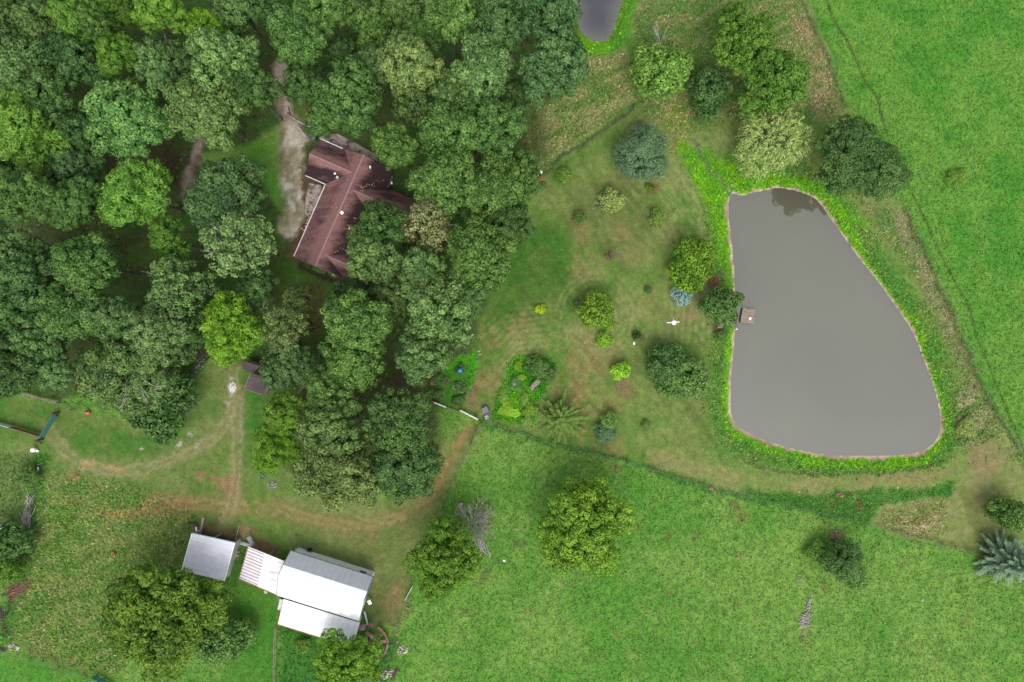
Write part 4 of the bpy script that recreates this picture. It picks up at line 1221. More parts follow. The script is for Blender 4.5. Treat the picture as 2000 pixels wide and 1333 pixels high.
WD = 'trees of the wood'
for row in (
    # top left of the wood
    ('oak', 30, 22, 48, 14, 'grey', 'grey green oak filling the top left corner of the wood'),
    ('oak', 88, 50, 48, 14, 'grey', 'grey green oak second from the top left corner, beside bright crowns'),
    ('ash', 10, 64, 30, 12, 'yellow', 'yellow green tree cut by the left edge just below the corner oak'),
    ('ash', 172, 36, 62, 15, 'bright', 'broad bright green tree at the top edge, right of the corner oaks'),
    ('oak', 225, 66, 38, 13, 'mid', 'middling green tree tucked under the bright crowns by the top edge'),
    ('oak', 48, 122, 70, 14, 'grey', 'wide grey green oak at the left edge below the yellow green tree'),
    ('oak', 150, 118, 58, 14, 'dark', 'dark grey oak left of the bright yellow tuft in the upper wood'),
    ('oak', 105, 196, 60, 13, 'dark', 'dull dark oak above the big yellow green tree on the left edge'),
    ('ash', 268, 8, 46, 14, 'bright', 'bright green tree cut by the top edge, right of the broad bright one'),
    ('ash', 334, 44, 50, 14, 'bright', 'bright green tree near the top edge touching a yellow green crown'),
    ('ash', 412, 68, 48, 14, 'yellow', 'yellow green tree with ragged crown above the big oak left of the drive'),
    ('ash', 256, 120, 46, 13, 'bright', 'bright green tree standing alone in a dark gap of the upper wood'),
    ('oak', 340, 142, 52, 14, 'grey', 'grey green oak just left of the big oak above the lower track'),
    ('oak', 448, 148, 66, 15, 'grey', 'upper half of the grey oak mass left of the top of the drive'),
    ('oak', 412, 220, 80, 15, 'grey', 'largest grey green oak, its crown hanging over the upper end of the brown track'),
    ('oak', 505, 190, 46, 13, 'dark', 'dark oak at the left side of the pale drive where it leaves the wood'),
    ('oak', 258, 236, 82, 14, 'mid', 'round full green oak standing forward, left of the brown track'),
    ('ash', 55, 268, 82, 14, 'bright', 'big yellow green feathery tree at the left edge, lower than the grey oaks'),
    ('oak', 176, 262, 40, 11, 'dark', 'small dark oak squeezed between the round oak and the big feathery tree'),
    ('oak', 142, 334, 54, 11, 'blue', 'low dark bluish tree above the pair of light green trees on the left'),
    ('oak', 30, 345, 40, 10, 'dark', 'low dark tree in the deep gap at the left edge'),
    ('ash', 90, 396, 66, 14, 'mid', 'mid green feathery tree, left one of the light pair below the bluish tree'),
    ('ash', 172, 402, 54, 13, 'mid', 'mid green feathery tree, right one of the light pair below the bluish tree'),
    ('ash', 282, 384, 76, 14, 'bright', 'bright light green tree left of the lower end of the brown track'),
    ('ash', 340, 470, 42, 12, 'bright', 'bright green lobe tree at the edge of the shady clearing'),
    ('oak', 450, 400, 80, 11, 'blue', 'dark bluish green oak left of the pale drive, facing the house'),
    ('open', 490, 482, 76, 14, 'light', 'thin light oak with pale branches showing, left of the house corner'),
    ('oak', 500, 572, 44, 9, 'dark', 'low dark tree below the thin light oak, left of the shady lawn'),
    ('oak', 22, 486, 52, 13, 'grey', 'grey green oak at the left edge halfway down the wood'),
    ('oak', 76, 556, 68, 13, 'dark', 'dark oak left of the lighter crown in the lower left wood'),
    ('oak', 190, 522, 62, 14, 'mid', 'leafy mid green oak below the light pair, right of the dark one'),
    ('oak', 168, 608, 66, 14, 'mid', 'mid green oak with a few pinkish dead leaves in the lower wood'),
    ('oak', 240, 620, 46, 13, 'grey', 'smaller grey green oak between two wider crowns in the lower wood'),
    ('open', 358, 564, 68, 13, 'grey', 'loose grey green oak right of the shady clearing'),
    ('oak', 316, 648, 62, 14, 'light', 'pale topped oak above the large glossy oak of the lower wood'),
    ('oak', 82, 660, 60, 12, 'dark', 'dark dull oak near the left edge of the lower wood'),
    ('oak', 18, 606, 46, 12, 'dark', 'dark oak cut by the left edge below the grey green one'),
    ('oak', 36, 716, 66, 12, 'dark', 'lowest dark oak at the left edge, right above the grey fence'),
    ('oak', 110, 722, 42, 11, 'grey', 'small thin oak above the end of the grey fence'),
    ('big_oak', 255, 726, 108, 14, 'grey', 'large spreading oak at the bottom of the left wood, above the red ball'),
    ('bush', 302, 790, 68, 7, 'glossy', 'low dark glossy tree bulging out of the wood onto the yard'),
    ('oak', 392, 640, 44, 9, 'dark', 'dark low tree in the shade left of the bright yellow green tree'),
    ('ash', 466, 640, 70, 12, 'yellow', 'vivid yellow green tree above the small grey shed'),
    ('open', 572, 636, 52, 13, 'light', 'pale grey green tree beside the shady lawn below the house'),
    ('open', 590, 582, 26, 13, 'light', 'small pale top standing above the pale grey green tree'),
    ('oak', 562, 712, 60, 8, 'blue', 'dark bushy tree overhanging the small grey shed'),
    ('ash', 562, 806, 46, 9, 'bright', 'green feathery tree right below the grey shed'),
    ('ash', 550, 868, 54, 9, 'yellow', 'yellow green feathery tree below the shed at the edge of the yard'),
    # top of the wood, right of the drive
    ('oak', 478, 30, 52, 14, 'grey', 'grey oak at the top edge just left of the gap above the drive'),
    ('oak', 590, 86, 62, 15, 'mid', 'green oak right of the drive with the tallest lit crown there'),
    ('oak', 634, 34, 54, 14, 'mid', 'green oak near the top edge above the drive, left of the brown gap'),
    ('oak', 602, 168, 46, 12, 'dark', 'dark oak overhanging the lawn patch at the top of the drive'),
    ('oak', 724, 50, 50, 14, 'mid', 'oak near the top edge right of the brown gap'),
    ('oak', 786, 14, 48, 14, 'grey', 'oak cut by the top edge above the light crowned row'),
    ('oak', 884, 42, 52, 14, 'mid', 'light topped oak at the edge of the mossy clearing by the top edge'),
    ('oak', 818, 82, 50, 12, 'mid', 'half hidden oak left of the mossy clearing'),
    ('oak', 800, 134, 62, 15, 'light', 'light green oak in the middle of the upper wood, north of the house'),
    ('oak', 690, 196, 74, 15, 'mid', 'big oak right above the paved strip behind the house'),
    ('oak', 738, 138, 44, 13, 'grey', 'slim oak between the light oak and the big oak behind the house'),
    ('open', 812, 218, 44, 13, 'grey', 'thin greyish oak with bare twigs right of the big oak behind the house'),
    ('oak', 945, 146, 66, 14, 'grey', 'greyish oak left of the dark bluish pair by the upper pond'),
    ('oak', 978, 68, 54, 14, 'blue', 'bluish grey oak below the mossy clearing by the top edge'),
    ('oak', 1066, 28, 66, 15, 'blue', 'dark bluish oak at the top edge, left of the upper pond'),
    ('oak', 1084, 132, 70, 15, 'blue', 'dark bluish oak reaching toward the rough meadow below the upper pond'),
    ('oak', 1000, 190, 40, 12, 'dark', 'shaded oak between the greyish oak and the meadow edge'),
    ('oak', 778, 300, 46, 14, 'mid', 'oak whose crown covers the right end of the house roof'),
    ('oak', 884, 262, 70, 15, 'mid', 'full green oak right of the house, upper of the tall group'),
    ('oak', 972, 258, 58, 14, 'mid', 'oak at the meadow edge beside the lamp pole, upper one'),
    ('oak', 1010, 340, 46, 13, 'mid', 'outermost oak of the wood facing the lamp pole'),
    ('oak', 876, 356, 72, 15, 'mid', 'tall oak right beyond the house, centre of the group'),
    ('oak', 964, 372, 70, 14, 'mid', 'oak overlooking the lawn below the lamp pole'),
    ('oak', 990, 440, 48, 12, 'dark', 'dark low oak at the lawn edge right of the pale thin tree'),
    ('open', 842, 440, 58, 14, 'pale', 'thin yellowish tree with dying leaves right of the house'),
    ('oak', 752, 454, 58, 14, 'mid', 'oak hanging over the middle of the long house roof'),
    ('oak', 742, 510, 58, 14, 'grey', 'greyish oak hanging over the lower right corner of the house roof'),
    ('oak', 936, 498, 72, 14, 'mid', 'wide oak at the edge of the lawn, below the pale thin tree'),
    ('oak', 830, 540, 54, 13, 'grey', 'oak in the middle of the belt between house and lawn'),
    ('oak', 684, 590, 48, 10, 'blue', 'dark blue green tree at the lower right corner of the house'),
    ('oak', 862, 612, 76, 15, 'grey', 'oak with knobbly rounded lobes bordering the lawn'),
    ('oak', 834, 680, 58, 14, 'grey', 'oak just above the raised garden beds'),
    ('oak', 910, 590, 44, 13, 'grey', 'slim oak on the lawn side of the knobbly oak'),
    ('oak', 712, 630, 66, 14, 'mid', 'oak with yellowish specks right of the brown path below the house'),
    ('oak', 700, 698, 64, 14, 'mid', 'oak left of the small dark gap in the lower belt'),
    ('oak', 652, 762, 58, 13, 'mid', 'oak right of the white box beside the grey shed'),
    ('oak', 660, 834, 70, 14, 'grey', 'oak right of the feathery yellow green tree'),
    ('oak', 786, 824, 70, 14, 'dark', 'dark round oak left of the pale rail by the raised beds'),
    ('oak', 664, 916, 76, 13, 'light', 'lightest lowest oak of the lower belt, above the barn yard'),
    ('oak', 800, 908, 66, 13, 'dark', 'dark lowest oak of the belt beside the brown path down to the barn'),
    ('oak', 778, 578, 52, 13, 'grey', 'oak between the yellow specked one and the knobbly oak of the belt'),
    ('oak', 545, 20, 44, 13, 'dark', 'dark oak at the top edge in the shadow above the drive'),
    ('oak', 680, 110, 40, 12, 'dark', 'shaded oak in the brown gap right of the drive'),
    ('oak', 880, 190, 44, 12, 'grey', 'oak filling the gap between the greyish oak and the full green one'),
):
    tree(*row, group=WD)

# trees and shrubs out in the open
GT = 'trees standing in the open'
tree('bush', 1292, 132, 62, 7, 'fresh', 'light green half bare tree beside the upper pond meadow', GT, name='maple_tree')
tree('bush', 1390, 172, 44, 5.5, 'plum', 'small dark tree under the tall bright pair above the willow', GT, name='maple_tree')
tree('walnut', 1452, 78, 70, 12, 'bright', 'tall bright green tree, upper left one of the pair above the willow', GT)
tree('walnut', 1518, 160, 72, 11, 'bright', 'bright green tree, lower right one of the pair above the willow', GT)
tree('willow', 1510, 276, 76, 6.5, 'willow', 'pale weeping willow above the head of the pond', GT)
tree('oak', 1650, 302, 74, 9.0, 'glossy', 'dark green tree right of the willow leaning over the pond', GT)
tree('oak', 1714, 335, 60, 7.5, 'glossy', 'dull dark tree behind the leaning one, on the pasture fence line', GT)
tree('cedar', 1255, 300, 49, 6, 'cedarblue', 'bluish cedar alone at the top of the garden lawn', GT, hc=.5)
tree('bush', 1352, 510, 52, 5, 'leafy', 'bright round leafed tree on the pond bank above the blue spruce globe', GT, name='mulberry_tree')
tree('globe', 1333, 576, 20, 2.2, 'bluespruce', 'silvery blue globe spruce on the garden lawn', GT, hc=.5)
tree('bush', 1412, 594, 39, 5, 'plum', 'dark round tree standing over the steps of the dock', GT, name='maple_tree')
tree('scrub', 1168, 606, 42, 4.5, 'olived', 'twiggy olive tree in the middle of the garden lawn', GT, name='apple_tree', var=1)
tree('small', 1181, 662, 17, 1.2, 'freshlime', 'bright vine spilling from the foot of the twiggy olive tree', None, name='vine', cat='plant')
tree('bush', 1305, 712, 46, 4.6, 'plum', 'dark green fruit tree, upper left half of the notched clump near the pond', GT, name='plum_tree')
tree('bush', 1342, 738, 46, 4.6, 'plum', 'dark green fruit tree, lower right half of the notched clump near the pond', GT, name='plum_tree')
tree('bush', 1211, 727, 20, 2.2, 'freshlime', 'bright green rounded shrub on the lawn above the small blue green conifer', None, cat='shrub')
tree('larch', 1096, 818, 54, 3.6, 'sage', 'spidery conifer with branches raying out beside the flower bed', GT, hc=.55)
tree('cedar', 1182, 846, 20, 1.7, 'cedarblue', 'small blue green conifer on brown ground right of the spidery conifer', GT, hc=.5)
tree('scrub', 1192, 822, 20, 2.0, 'sage', 'thin greyish shrub just above the small blue green conifer', None, cat='shrub')
tree('small', 1194, 392, 22, 2.0, 'sagey', 'yellowish sparse shrub with dead twigs on the upper lawn', None, cat='shrub')
tree('bush', 1132, 426, 13, 1.6, 'mid', 'tight dark green dome shrub on the upper lawn', None, cat='shrub')
tree('bush', 1101, 342, 16, 1.8, 'fresh', 'green shrub close to the lamp pole', None, cat='shrub')
tree('small', 1266, 568, 7, .7, 'cedar', 'tiny dark shrub in a mulch spot left of the blue spruce globe', None, cat='shrub')
tree('small', 1125, 592, 7, .6, 'cedar', 'tiny shrub left of the twiggy olive tree', None, cat='shrub')
tree('small', 1056, 604, 9, .8, 'lime', 'lone lime yellow shrub on the green part of the lawn', None, cat='shrub')
tree('small', 1242, 656, 8, 1.0, 'deep', 'small clipped evergreen in a mulch patch above the white stone', None, cat='shrub')
tree('small', 1262, 829, 9, .7, 'mid', 'low dark plant near the lower end of the lawn', None, cat='shrub')
tree('scrub', 1285, 425, 16, 2.2, 'sage', 'thin grey sapling on the striped lawn', None, name='sapling', cat='sapling')
tree('small', 1271, 367, 8, .9, 'olived', 'small half dead shrub in a brown mulch ring under the bluish cedar', None, cat='shrub')
tree('walnut', 1140, 1034, 100, 10, 'olive', 'big olive green walnut alone in the lower pasture', GT)
tree('walnut', 868, 1096, 76, 10, 'olive', 'olive green walnut beside the dead grey tree', GT)
tree('walnut', 302, 1196, 121, 12, 'olived', 'largest olive tree, below the small metal roofed shed', GT)
tree('bush', 424, 1250, 52, 5, 'mid', 'green bushy tree right of the largest olive tree', GT, name='mulberry_tree')
tree('walnut', 672, 1306, 70, 8.5, 'leafy', 'fresh green tree at the bottom edge covering part of the rusty wheel', GT, var=1)
tree('cedar', 1648, 1096, 37, 5.5, 'cedar', 'dark cedar in the lower right pasture beside a heap of stones', GT, hc=.5)
tree('scrub', 1600, 1080, 22, 2.4, 'fresh', 'scrubby shrub on the left side of the lower right cedar', None, cat='shrub')
tree('scrub', 1680, 1142, 20, 2, 'mid', 'scrubby growth at the foot of the lower right cedar', None, cat='shrub')
tree('bush', 1975, 1004, 38, 4.5, 'mid', 'round green tree at the right edge above the blue spruce', GT, name='maple_tree')
tree('spruce', 1982, 1102, 50, 7, 'spruceblue', 'tall blue spruce cut by the right edge', GT, hc=.5)
tree('scrub', 1874, 346, 17, 1.6, 'fresh', 'lone scruffy bush in the right hand pasture', None, cat='shrub')
tree('bush', 54, 932, 20, 2.2, 'mid', 'green shrub on the fence line at the left edge of the yard', None, cat='shrub')
tree('bush', 14, 1062, 42, 5, 'mid', 'green bushy tree at the left edge beside the brush heap', GT, name='mulberry_tree')
tree('bush', 6, 1118, 30, 4.5, 'bright', 'bright green bushy tree at the left edge below the wider green one', GT, name='mulberry_tree')
tree('small', 594, 1263, 14, 1.0, 'bright', 'low bright round bush in the paddock left of the olive tree', None, cat='shrub')
tree('bush', 1052, 716, 24, 1.8, 'mid', 'dark shrub at the upper end of the flower bed', None, cat='shrub')
tree('scrub', 990, 798, 15, 0.7, 'freshlime', 'bright yellow green plant at the lower left of the flower bed', None, name='bed_plant', cat='plant', asp=1.00)
tree('scrub', 1006, 808, 11, 0.6, 'freshlime', 'small yellow green plant beside the bright lower left one in the flower bed', None, name='bed_plant', cat='plant', asp=1.08)
tree('scrub', 983, 775, 11, 0.7, 'fresh', 'leafy plant on the left rim of the flower bed', None, name='bed_plant', cat='plant', asp=1.24)
tree('scrub', 1005, 750, 14, 0.8, 'mid', 'darker leafy plant in the middle of the flower bed beside the white dish', None, name='bed_plant', cat='plant', asp=1.00)
tree('scrub', 1024, 778, 12, 0.7, 'fresh', 'leafy plant below the bench in the flower bed', None, name='bed_plant', cat='plant', asp=1.32)
tree('scrub', 1036, 802, 15, 0.8, 'olived', 'brownish plant at the lower right of the flower bed', None, name='bed_plant', cat='plant', asp=1.08)
tree('scrub', 1012, 716, 10, 0.7, 'leafy', 'small plant at the top left of the flower bed', None, name='bed_plant', cat='plant', asp=1.16)
tree('scrub', 1018, 738, 9, 0.6, 'leafy', 'small plant above the darker leafy one in the flower bed', None, name='bed_plant', cat='plant', asp=1.24)
tree('scrub', 1030, 822, 11, 0.7, 'sage', 'greyish plant at the lowest corner of the flower bed by the fence', None, name='bed_plant', cat='plant', asp=1.00)
tree('bush', 1072, 734, 16, 1.8, 'sage', 'greyish shrub at the right side of the flower bed above the bench', None, cat='shrub')
tree('small', 1408, 655, 12, .9, 'mid', 'leafy plant on the bank below the dock bench', None, name='bed_plant', cat='plant')
tree('bush', 652, 532, 12, 1.2, 'mid', 'green foundation shrub under the lower gable of the house, right one', None, cat='shrub')
tree('bush', 622, 522, 12, 1.0, 'cedar', 'dark foundation shrub under the lower gable of the house, left one', None, cat='shrub')
tree('scrub', 1890, 834, 20, 1.2, 'sagey', 'pale tussock of tall weeds beside the right hand pasture fence', None, name='weed_clump', cat='plant')

def bare(name, u, v, H, tubes, label, mat='dead_wood', cat='tree', scale=1.0):
    c = P(u, v, H * .5)
    root = thing(name, (c.x, c.y, 0), label, cat)
    o = bpy.data.objects.new('branches', mesh_tubes(name + '_branches', tubes, 4, mat)); COL.objects.link(o); o.parent = root
    root.scale = (scale,) * 3
    return root


bare('dead_tree', 920, 1032, 4.5, bare_branches(51, 3.3, 3.2, 30, 8, (0, .6), .06, .4, 2), 'dead leafless grey tree beside the olive walnut')
bare('dead_branch', 1176, 402, 1.4, bare_branches(52, 1.0, 1.4, 7, 4, (-.4, 0), .06, .3), 'bare grey dead branches beside the yellowish sparse shrub', cat='branch')
bare('dead_branch', 1188, 497, .6, bare_branches(53, .7, .7, 8, 3, (0, 0), .04, .5), 'twiggy bare shrub in a square of mulch on the lawn', 'dark_wood', cat='shrub')
bare('dead_branch', 1290, 90, 7, bare_branches(54, 2.0, 7, 8, 5, (0, .6), .1, .3), 'grey dead limbs sticking out of the half bare tree', cat='branch')
bare('dead_branch', 1352, 482, 4.5, bare_branches(55, 1.6, 5, 6, 4, (0, 0), .08, .25), 'pale bare limbs among the bright round leafed tree', cat='branch')

# ------------------------------------------------------------------ the house
MAT['pink_ridge'] = noisy('pink_ridge', S(194, 148, 146), S(206, 164, 160), 3, .85)
MAT['white_trim'] = noisy('white_trim', (.42, .41, .39), (.55, .54, .52), 3, .6)


def with_stain(o, vals):
    at = o.data.attributes.new('stain', 'FLOAT', 'POINT')
    at.data.foreach_set('value', np.array(vals, np.float32))


class Roof:
    """roof faces subdivided so that the old stains can vary over them"""
    def __init__(self): self.v, self.f, self.s = [], [], []

    def plane(self, a, b, c, d, sa, sb, n=10, m=8, t=.14):
        """quad a-b (ridge side) d-c (eave side); stain goes sa -> sb from ridge to eave"""
        a, b, c, d = map(Vector, (a, b, c, d))
        k = len(self.v)
        for i in range(m + 1):
            for j in range(n + 1):
                p = (a.lerp(b, j / n)).lerp(d.lerp(c, j / n), i / m)
                self.v.append(tuple(p)); f = min(1, i / m / .55); self.s.append(sa + (sb - sa) * (3 * f * f - 2 * f ** 3))
        for i in range(m):
            for j in range(n):
                q = k + i * (n + 1) + j
                self.f.append((q, q + n + 1, q + n + 2, q + 1))
        # underside and edges
        k2 = len(self.v)
        for p in (a, b, c, d): self.v.append(tuple(p)); self.s.append(sb)
        for p in (a, b, c, d): self.v.append((p.x, p.y, p.z - t)); self.s.append(sb)
        self.f += [(k2 + 4, k2 + 5, k2 + 6, k2 + 7)]
        for i in range(4):
            j = (i + 1) % 4
            self.f.append((k2 + i, k2 + j, k2 + 4 + j, k2 + 4 + i))

    def build(self, name, mat, parent):
        mb = MB(); mb.v, mb.f = self.v, self.f
        o = mb.build(name, mat, parent)
        with_stain(o, self.s)
        return o


EAVE, RIDGE = 2.7, 4.9
rn, rs_ = P(711, 303, RIDGE), P(616, 520, RIDGE)          # the long ridge, far and near ends
ax = (Vector((rn.x - rs_.x, rn.y - rs_.y, 0))).normalized()   # along the ridge, away
wx = Vector((-ax.y, ax.x, 0))                              # to the left of it
HL = (Vector((rn.x, rn.y, 0)) - Vector((rs_.x, rs_.y, 0))).length
HO = Vector((rs_.x, rs_.y, 0))
HW = 3.75


def H_(s, w, z):
    """house coordinates: s along the long ridge from its near gable, w to the left, z up"""
    p = HO + ax * s + wx * w
    return Vector((p.x, p.y, z))


house = thing('house', tuple(H_(HL / 2, 0, 0)), 'long one storey house with stained reddish brown shingle roof among the oaks', 'house')
roof = Roof()
sl = (RIDGE - EAVE) / HW
roof.plane(H_(HL, 0, RIDGE), H_(0, 0, RIDGE), H_(0, HW, EAVE), H_(HL, HW, EAVE), -.10, .30, 30, 8)
roof.plane(H_(0, 0, RIDGE), H_(HL, 0, RIDGE), H_(HL, -HW, EAVE), H_(0, -HW, EAVE), .15, .72, 30, 8)
# left wing: its ridge meets the long slope
pw, pe = P(604, 302, 4.5), P(682, 334, 4.5)
WS = (Vector((pw.x, pw.y, 0)) - HO).dot(ax); WW = (Vector((pw.x, pw.y, 0)) - HO).dot(wx)
WS2 = (Vector((pe.x, pe.y, 0)) - HO).dot(ax)
WS = (WS + WS2) / 2
WZ = 4.5; WHALF = 2.55
win = HW * (RIDGE - WZ) / (RIDGE - EAVE) - .15
roof.plane(H_(WS, WW, WZ), H_(WS, win, WZ), H_(WS + WHALF, .1 + win * .4, EAVE + .35), H_(WS + WHALF, WW, EAVE + .35), -.05, .52, 14, 6)
roof.plane(H_(WS, win, WZ), H_(WS, WW, WZ), H_(WS - WHALF, WW, EAVE), H_(WS - WHALF, HW - .2, EAVE), -.02, .75, 14, 6)
# cross gables on the far side
def cross(s, zr, half, reach, st, sb=.5):
    w0 = -HW * (RIDGE - zr) / (RIDGE - EAVE) + .12
    we = -HW + .1
    roof.plane(H_(s, w0, zr), H_(s, -reach, zr), H_(s - half, -reach, EAVE), H_(s - half, we, EAVE), st, sb, 10, 6)
    roof.plane(H_(s, -reach, zr), H_(s, w0, zr), H_(s + half, we, EAVE), H_(s + half, -reach, EAVE), st, sb, 10, 6)
cross(HL * .70, 4.6, 2.3, 8.6, -.05)
cross(HL * .42, 4.15, 1.1, 4.6, .0)
cross(HL * .115, 4.5, 1.9, 6.2, -.1)
roof_o = roof.build('roof', MAT['house_roof'], house)
rc = MB()
rc.beam(H_(-.02, 0, RIDGE + .02), H_(HL + .02, 0, RIDGE + .02), .22, .08)
rc.beam(H_(WS, WW + .02, WZ + .02), H_(WS, win, WZ + .02), .2, .08)
for s, zr, rch in ((HL * .70, 4.6, 8.6), (HL * .115, 4.5, 6.2)):
    rc.beam(H_(s, -HW * (RIDGE - zr) / (RIDGE - EAVE), zr + .02), H_(s, -rch, zr + .02), .2, .08)
rc.build('ridge_cap', MAT['pink_ridge'], house)
gt = MB()
gt.beam(H_(.0, HW + .06, EAVE - .02), H_(WS - WHALF, HW + .06, EAVE - .02), .12, .12)
gt.beam(H_(WS - WHALF - .06, HW - .1, EAVE - .02), H_(WS - WHALF - .06, WW, EAVE - .02), .12, .12)
gt.beam(H_(WS + WHALF + .06, WW, EAVE + .33), H_(WS + WHALF + .06, WW - 3.2, EAVE + .33), .12, .12)
gt.build('gutter', MAT['white_trim'], house)
fb = MB()
fb.beam(H_(-.03, HW, EAVE - .06), H_(-.03, 0, RIDGE - .06), .06, .18)
fb.beam(H_(-.03, 0, RIDGE - .06), H_(-.03, -HW, EAVE - .06), .06, .18)
fb.build('fascia', MAT['brown_wood'], house)
wl = MB()
iw = HW - .45
def gable_wall(mb, s, z0=0):
    a, b, c = H_(s, iw, 0), H_(s, 0, 0), H_(s, -iw, 0)
    ze, zr = EAVE + sl * .45 - .18, RIDGE - .2
    mb.wall(a, b, z0, ze, zr, .2); mb.wall(b, c, z0, zr, ze, .2)
gable_wall(wl, .4); gable_wall(wl, HL - .4)
for w in (iw, -iw):
    wl.wall(H_(.5, w, 0), H_(HL - .5, w, 0), 0, EAVE + .05, EAVE + .05, .2)
for s in (WS - WHALF + .4, WS + WHALF - .4):
    wl.wall(H_(s, WW - .4, 0), H_(s, HW - .3, 0), 0, EAVE - .02, EAVE - .02, .2)
wl.wall(H_(WS - WHALF + .4, WW - .4, 0), H_(WS, WW - .4, 0), 0, EAVE - .02, WZ - .25, .2)
wl.wall(H_(WS, WW - .4, 0), H_(WS + WHALF - .4, WW - .4, 0), 0, WZ - .25, EAVE + .1, .2)
for s, hf, rch in ((HL * .70, 2.0, 8.3), (HL * .115, 1.6, 5.9)):
    for d in (-hf, hf): wl.wall(H_(s + d, -iw, 0), H_(s + d, -rch, 0), 0, EAVE, EAVE, .2)
    wl.wall(H_(s - hf, -rch, 0), H_(s, -rch, 0), 0, EAVE, 4.2, .2); wl.wall(H_(s, -rch, 0), H_(s + hf, -rch, 0), 0, 4.2, EAVE, .2)
wl.build('wall', MAT['siding'], house)
ang = math.atan2(ax.y, ax.x)
for s, w, face in ((.29, 1.5, 's'), (.29, -1.6, 's'), (3.5, iw + .11, 'w'), (7.0, iw + .11, 'w')):
    f = MB(); g = MB()
    c = H_(s, w, 1.5)
    sz = (.06, 1.2, 1.1) if face == 's' else (1.3, .06, 1.1)
    f.box(c, sz, ang)
    fo = f.build('window', MAT['white_trim'], house)
    off = -ax * .02 if face == 's' else wx * .02
    g.box(c + off, (sz[0] if face == 's' else 1.1, sz[1] if face == 'w' else 1.0, .9), ang)
    g.build('pane', MAT['glass'], fo)
dr = MB(); dr.box(H_(9.0, iw + .12, 1.02), (.95, .07, 2.04), ang); d_o = dr.build('door', MAT['brown_wood'], house)
dk = MB(); dk.lathe(H_(9.35, iw + .19, 1.0), [(.035, -.03), (.045, 0), (.035, .03)], 8); dk.build('handle', MAT['galv'], d_o)
gd = MB(); gd.box(H_(WS, WW - .26, 1.1), (3.4, .07, 2.2), ang); gd.build('garage_door', MAT['white_trim'], house)
for (u, v, r, hh) in ((655, 340, .16, .35), (668.5, 416, .26, .3)):
    z = 3.9 if u < 660 else 4.75
    vb = MB(); c = P(u, v, z); vb.lathe((c.x, c.y, z - .5), [(r * .5, 0), (r * .5, .5 + hh * .4), (r, .5 + hh * .45), (r * .95, .5 + hh * .75), (r * .3, .5 + hh)], 14)
    vb.build('roof_vent', MAT['white_plastic'], house, smooth=True)
vb = MB(); c = P(659, 347, 3.8); vb.box((c.x, c.y, 3.75), (.32, .26, .4), ang); vb.build('roof_vent', MAT['galv'], house)
for (u, v, z) in ((723, 327, 4.5), (765, 358, 3.6), (683, 447, 4.0)):
    vb = MB(); c = P(u, v, z); vb.box((c.x, c.y, z - .05), (.3, .16, .35), ang + .4); vb.build('roof_vent', MAT['white_plastic'], house)
dp = MB(); a = P(649, 534, 2.3); dp.tube([a, a + Vector((.1, -.25, -.2)), a + Vector((.1, -.3, -2.2))], .05, 6); dp.build('downspout', MAT['white_plastic'], house)
# fallen leaves lying in the valleys are part of what rests on the roof: one litter object
rl = random.Random(4); lf = MB()
for (u0, v0, u1, v1, z, n) in ((705, 366, 747, 350, 4.35, 26), (706, 367, 717, 391, 4.2, 20), (690, 428, 704, 424, 4.1, 12), (647, 494, 672, 484, 4.2, 12), (636, 361, 676, 336, 4.1, 14), (640, 380, 700, 470, 4.6, 22), (672, 440, 690, 470, 4.3, 12)):
    for i in range(n):
        t = rl.random(); p = P(u0 + (u1 - u0) * t + rl.gauss(0, 2), v0 + (v1 - v0) * t + rl.gauss(0, 2), z)
        q = p - HO; w = q.dot(wx); s_ = q.dot(ax)
        zz = RIDGE - sl * abs(w) + .05
        for (gs, zr, hf) in ((HL * .70, 4.6, 2.3), (HL * .115, 4.5, 1.9), (HL * .42, 4.15, 1.1)):
            if w < 0 and abs(s_ - gs) < hf: zz = max(zz, zr - (zr - EAVE) * abs(s_ - gs) / hf + .05)
        if w > 0 and abs(s_ - WS) < WHALF: zz = max(zz, WZ - (WZ - EAVE) * abs(s_ - WS) / WHALF + .05)
        r = rl.uniform(.04, .10); a = rl.uniform(0, 6.28)
        lf.slab([(p.x + r * math.cos(a + k * 1.57), p.y + r * math.sin(a + k * 1.57) * .8, zz + .02 * (k % 2)) for k in range(4)], .01)
MAT['dry_leaf'] = noisy('dry_leaf', (.22, .10, .05), (.32, .20, .11), 3, .9)
tag(lf.build('fallen_leaves', MAT['dry_leaf'], origin=tuple(H_(HL / 2, 0, RIDGE))), 'scattered brown fallen leaves lying on the house roof', 'leaves', kind='stuff')
# paving round the house
def paving(name, poly, z, mat, label, cat='paving'):
    mb = MB(); mb.slab([P(u, v, z) for u, v in reversed(poly)], z + .12)
    c = P(*poly[0])
    return tag(mb.build(name, mat, origin=(c.x, c.y, z)), label, cat, kind='structure')
paving('terrace', [(622, 270), (634, 263), (660, 262), (700, 283), (738, 304), (738, 316), (714, 304), (628, 276)], .16, MAT['concrete'], 'paved terrace strip along the far side of the house')
paving('front_pavement', [(604, 358), (636, 364), (606, 430), (596, 418), (597, 385)], .10, MAT['concrete'], 'brown concrete pad in the inner corner of the house')
rk = random.Random(8)
def flat_stones(name, spots, mat, label, group=None, z=.2, cat='stone'):
    for i, (u, v, r) in enumerate(spots):
        c = P(u, v); mb = MB(); n = 7; a0 = rk.uniform(0, 6)
        mb.slab([(c.x + r * rk.uniform(.7, 1.1) * math.cos(a0 + k * 6.283 / n), c.y + r * rk.uniform(.6, 1) * math.sin(a0 + k * 6.283 / n), z) for k in range(n)], .08)
        tag(mb.build(name, mat, origin=(c.x, c.y, z)), label, cat, group)
